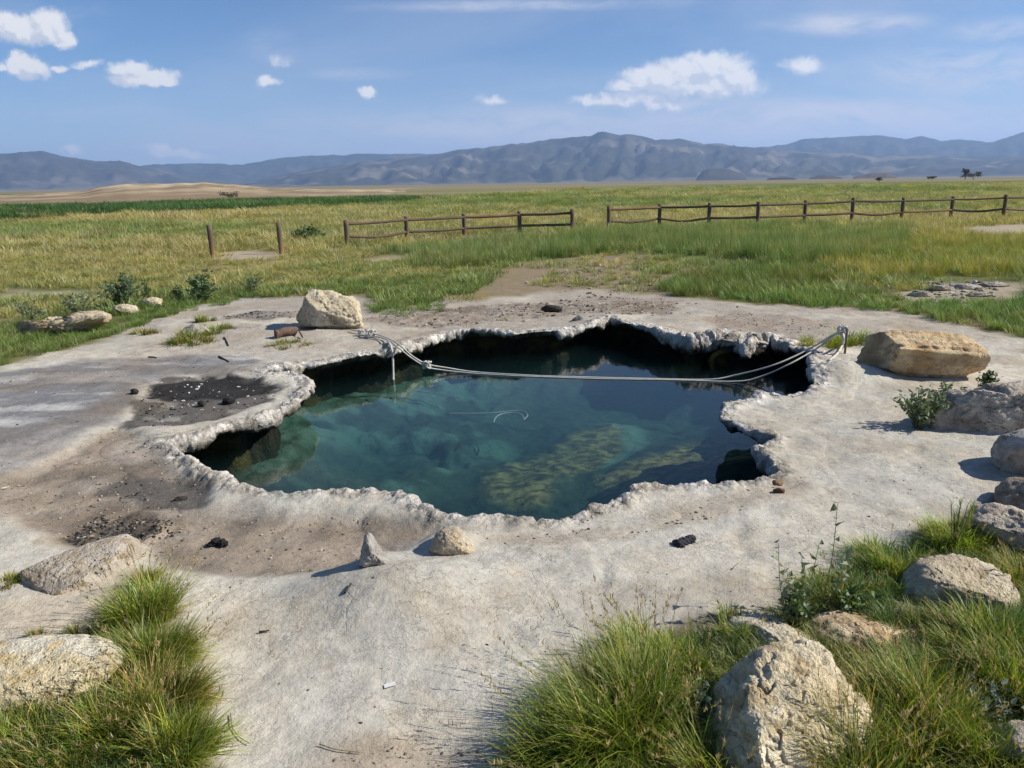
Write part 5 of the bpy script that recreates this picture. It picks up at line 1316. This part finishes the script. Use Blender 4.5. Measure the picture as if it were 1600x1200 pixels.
        scatter(nm, P, .085 * rng.uniform(.6, 1.4, n), .20 * rng.uniform(.7, 1.3, n), rng.integers(0, 4, n), t * rng.uniform(.75, 1.25, n)[:, None], sd_, lb)
build_meadow()

# ------------------------------------------------------------------ loose bits: pebbles, charcoal, straw
def bits(name, zones, label, seed):
    rng = np.random.default_rng(seed); parts = []
    N0, F0 = ico(1)
    for pl, n, s0, s1, cols in zones:
        pw = polyw(pl) if not isinstance(pl, np.ndarray) else pl; lo, hi = pw.min(0), pw.max(0); P = rng.uniform(lo, hi, (n * 3, 2)); P = P[sdf(P, pw) < 0][:n]; P = P[pool_d(P) > .03]
        n = len(P); z = height(P); s = s0 + (s1 - s0) * rng.random(n) ** 3
        sc3 = np.column_stack([s * rng.uniform(.7, 1.5, n), s * rng.uniform(.6, 1.2, n), s * rng.uniform(.4, .8, n)])
        a = rng.uniform(0, 6.28, n); q = N0[None] * (1 + .45 * rng.normal(size=(n, len(N0), 1)) * .6).clip(.5, 1.5) * sc3[:, None]
        q = np.stack([q[..., 0] * np.cos(a)[:, None] - q[..., 1] * np.sin(a)[:, None], q[..., 0] * np.sin(a)[:, None] + q[..., 1] * np.cos(a)[:, None], q[..., 2]], -1)
        V = q + np.column_stack([P, z + s * .25])[:, None]
        F = (F0[None] + (np.arange(n) * len(N0))[:, None, None]).reshape(-1, 3)
        c = np.array(cols)[rng.integers(0, len(cols), n)] * rng.uniform(.7, 1.3, (n, 1))
        parts.append((V.reshape(-1, 3), [F], np.repeat(c, len(N0), 0)))
    V, F, C = join(parts)
    tag(obj(name, mesh_np(name, V, F, C, False), M_MISC), label, None, None, 'stuff')
EARTH = [(.26,.21,.15), (.18,.14,.10), (.36,.31,.25), (.10,.08,.06)]
PALE = [(.42,.38,.32), (.5,.47,.42), (.30,.25,.2)]
bits('pebbles', [(Z_BASIN, 1000, .003, .013, EARTH[:3] + PALE[2:]), (Z_FRONT, 450, .003, .012, EARTH), (Z_BACK, 1100, .005, .032, EARTH[:3]), (Z_BACK2, 300, .004, .018, EARTH[:3]), (Z_DIRT, 200, .002, .008, EARTH),
     ([(300,900),(900,880),(1250,800),(1500,650),(1560,760),(1250,920),(900,1050),(860,1180),(360,1180)], 420, .0015, .007, [(.07,.06,.05), (.2,.16,.12), (.5,.47,.42)]),
     ([(0,590),(400,500),(560,500),(480,530),(200,610),(100,700),(0,740)], 300, .003, .012, [(.08,.07,.06), (.45,.42,.38)]),
     ([(800,440),(1000,400),(1060,450),(900,468)], 300, .01, .05, PALE + EARTH), ([(1400,440),(1560,444),(1560,466),(1420,470)], 260, .01, .07, PALE + EARTH),
     ([(690,480),(1050,470),(1180,480),(1060,495),(700,515)], 200, .006, .03, PALE + EARTH)], 'loose pebbles and clods on the dirt round the pool', 1001)
bits('charcoal', [(Z_CHAR, 420, .004, .018, [(.02,.02,.02), (.03,.028,.026), (.05,.045,.04), (.45,.43,.4)]), (Z_CHAR2, 900, .003, .013, [(.018,.018,.018), (.03,.03,.028), (.06,.055,.05)]), (Z_SMUDGE, 120, .003, .012, [(.03,.03,.03)]), (Z_FIRE3, 120, .008, .03, [(.03,.028,.025), (.2,.17,.14)])], 'black charcoal bits strewn over the old fire patches', 1002)

# ------------------------------------------------------------------ far trees
def tree(px, py, H, W, label, seed, tall=False, col=(.035, .05, .022), dist=None):
    b = at(px, py) if dist is None else at_dist(px, py, dist); b[2] = min(b[2], 0.0) if dist is None else b[2]
    root = empty('tree', b, label, 'tree', 'far trees on the plain'); rng = np.random.default_rng(seed)
    V, F = tube(np.array([[0, 0, -.5], [.02 * H, 0, H * .3], [0, 0, H * .7]]), np.array([.04, .03, .015]) * H, 7)
    obj('trunk', mesh_np('trunk', V, F, np.tile([.08, .06, .045], (len(V), 1))), M_WOOD, root)
    n = 420; c = rng.normal(size=(9, 3)) * np.array([W * .28, W * .28, H * .16]) + np.array([0, 0, H * .60]); k = rng.integers(0, 9, n)
    p = c[k] + rng.normal(size=(n, 3)) * np.array([W * .15, W * .15, H * .12]); p[:, 2] = p[:, 2].clip(H * .12, H)
    V, F, C = leaves_at(p, .16 * W if not tall else .3 * W, rng, 'oval', col, .35, 1.0)
    o = obj('crown', mesh_np('crown', V, F, C), M_LEAF, root); o['kind'] = 'stuff'
for args in ((1374,285,260,7,9,'small round green tree standing in the far meadow','r'), (1508,279,420,13,7,'tall dark narrow tree beside the broad brown one on the plain','t'),
             (1521,279.5,420,8.5,14,'broad brownish tree right of the tall dark narrow tree','b'), (1456,281,380,5,9,'low green tree between the round one and the tall dark one','l')):
    px, py, D, hpx, wpx, lb, k = args
    b = at_dist(px, py, D); b[2] = 0; s = D * .80 / FPX
    root_z = at_dist(px, py, D)
    tree(px, py, hpx * 1.15 * s, wpx * s, lb, 1100 + int(px), k == 't', {'r': (.04,.07,.03), 't': (.04,.04,.03), 'b': (.07,.06,.035), 'l': (.05,.065,.035)}[k], D)
tree(358, 311, 1.2, 1.9, 'grey-brown scrubby tree on the flank of the tan hill', 1190, False, (.17, .14, .09), 150)
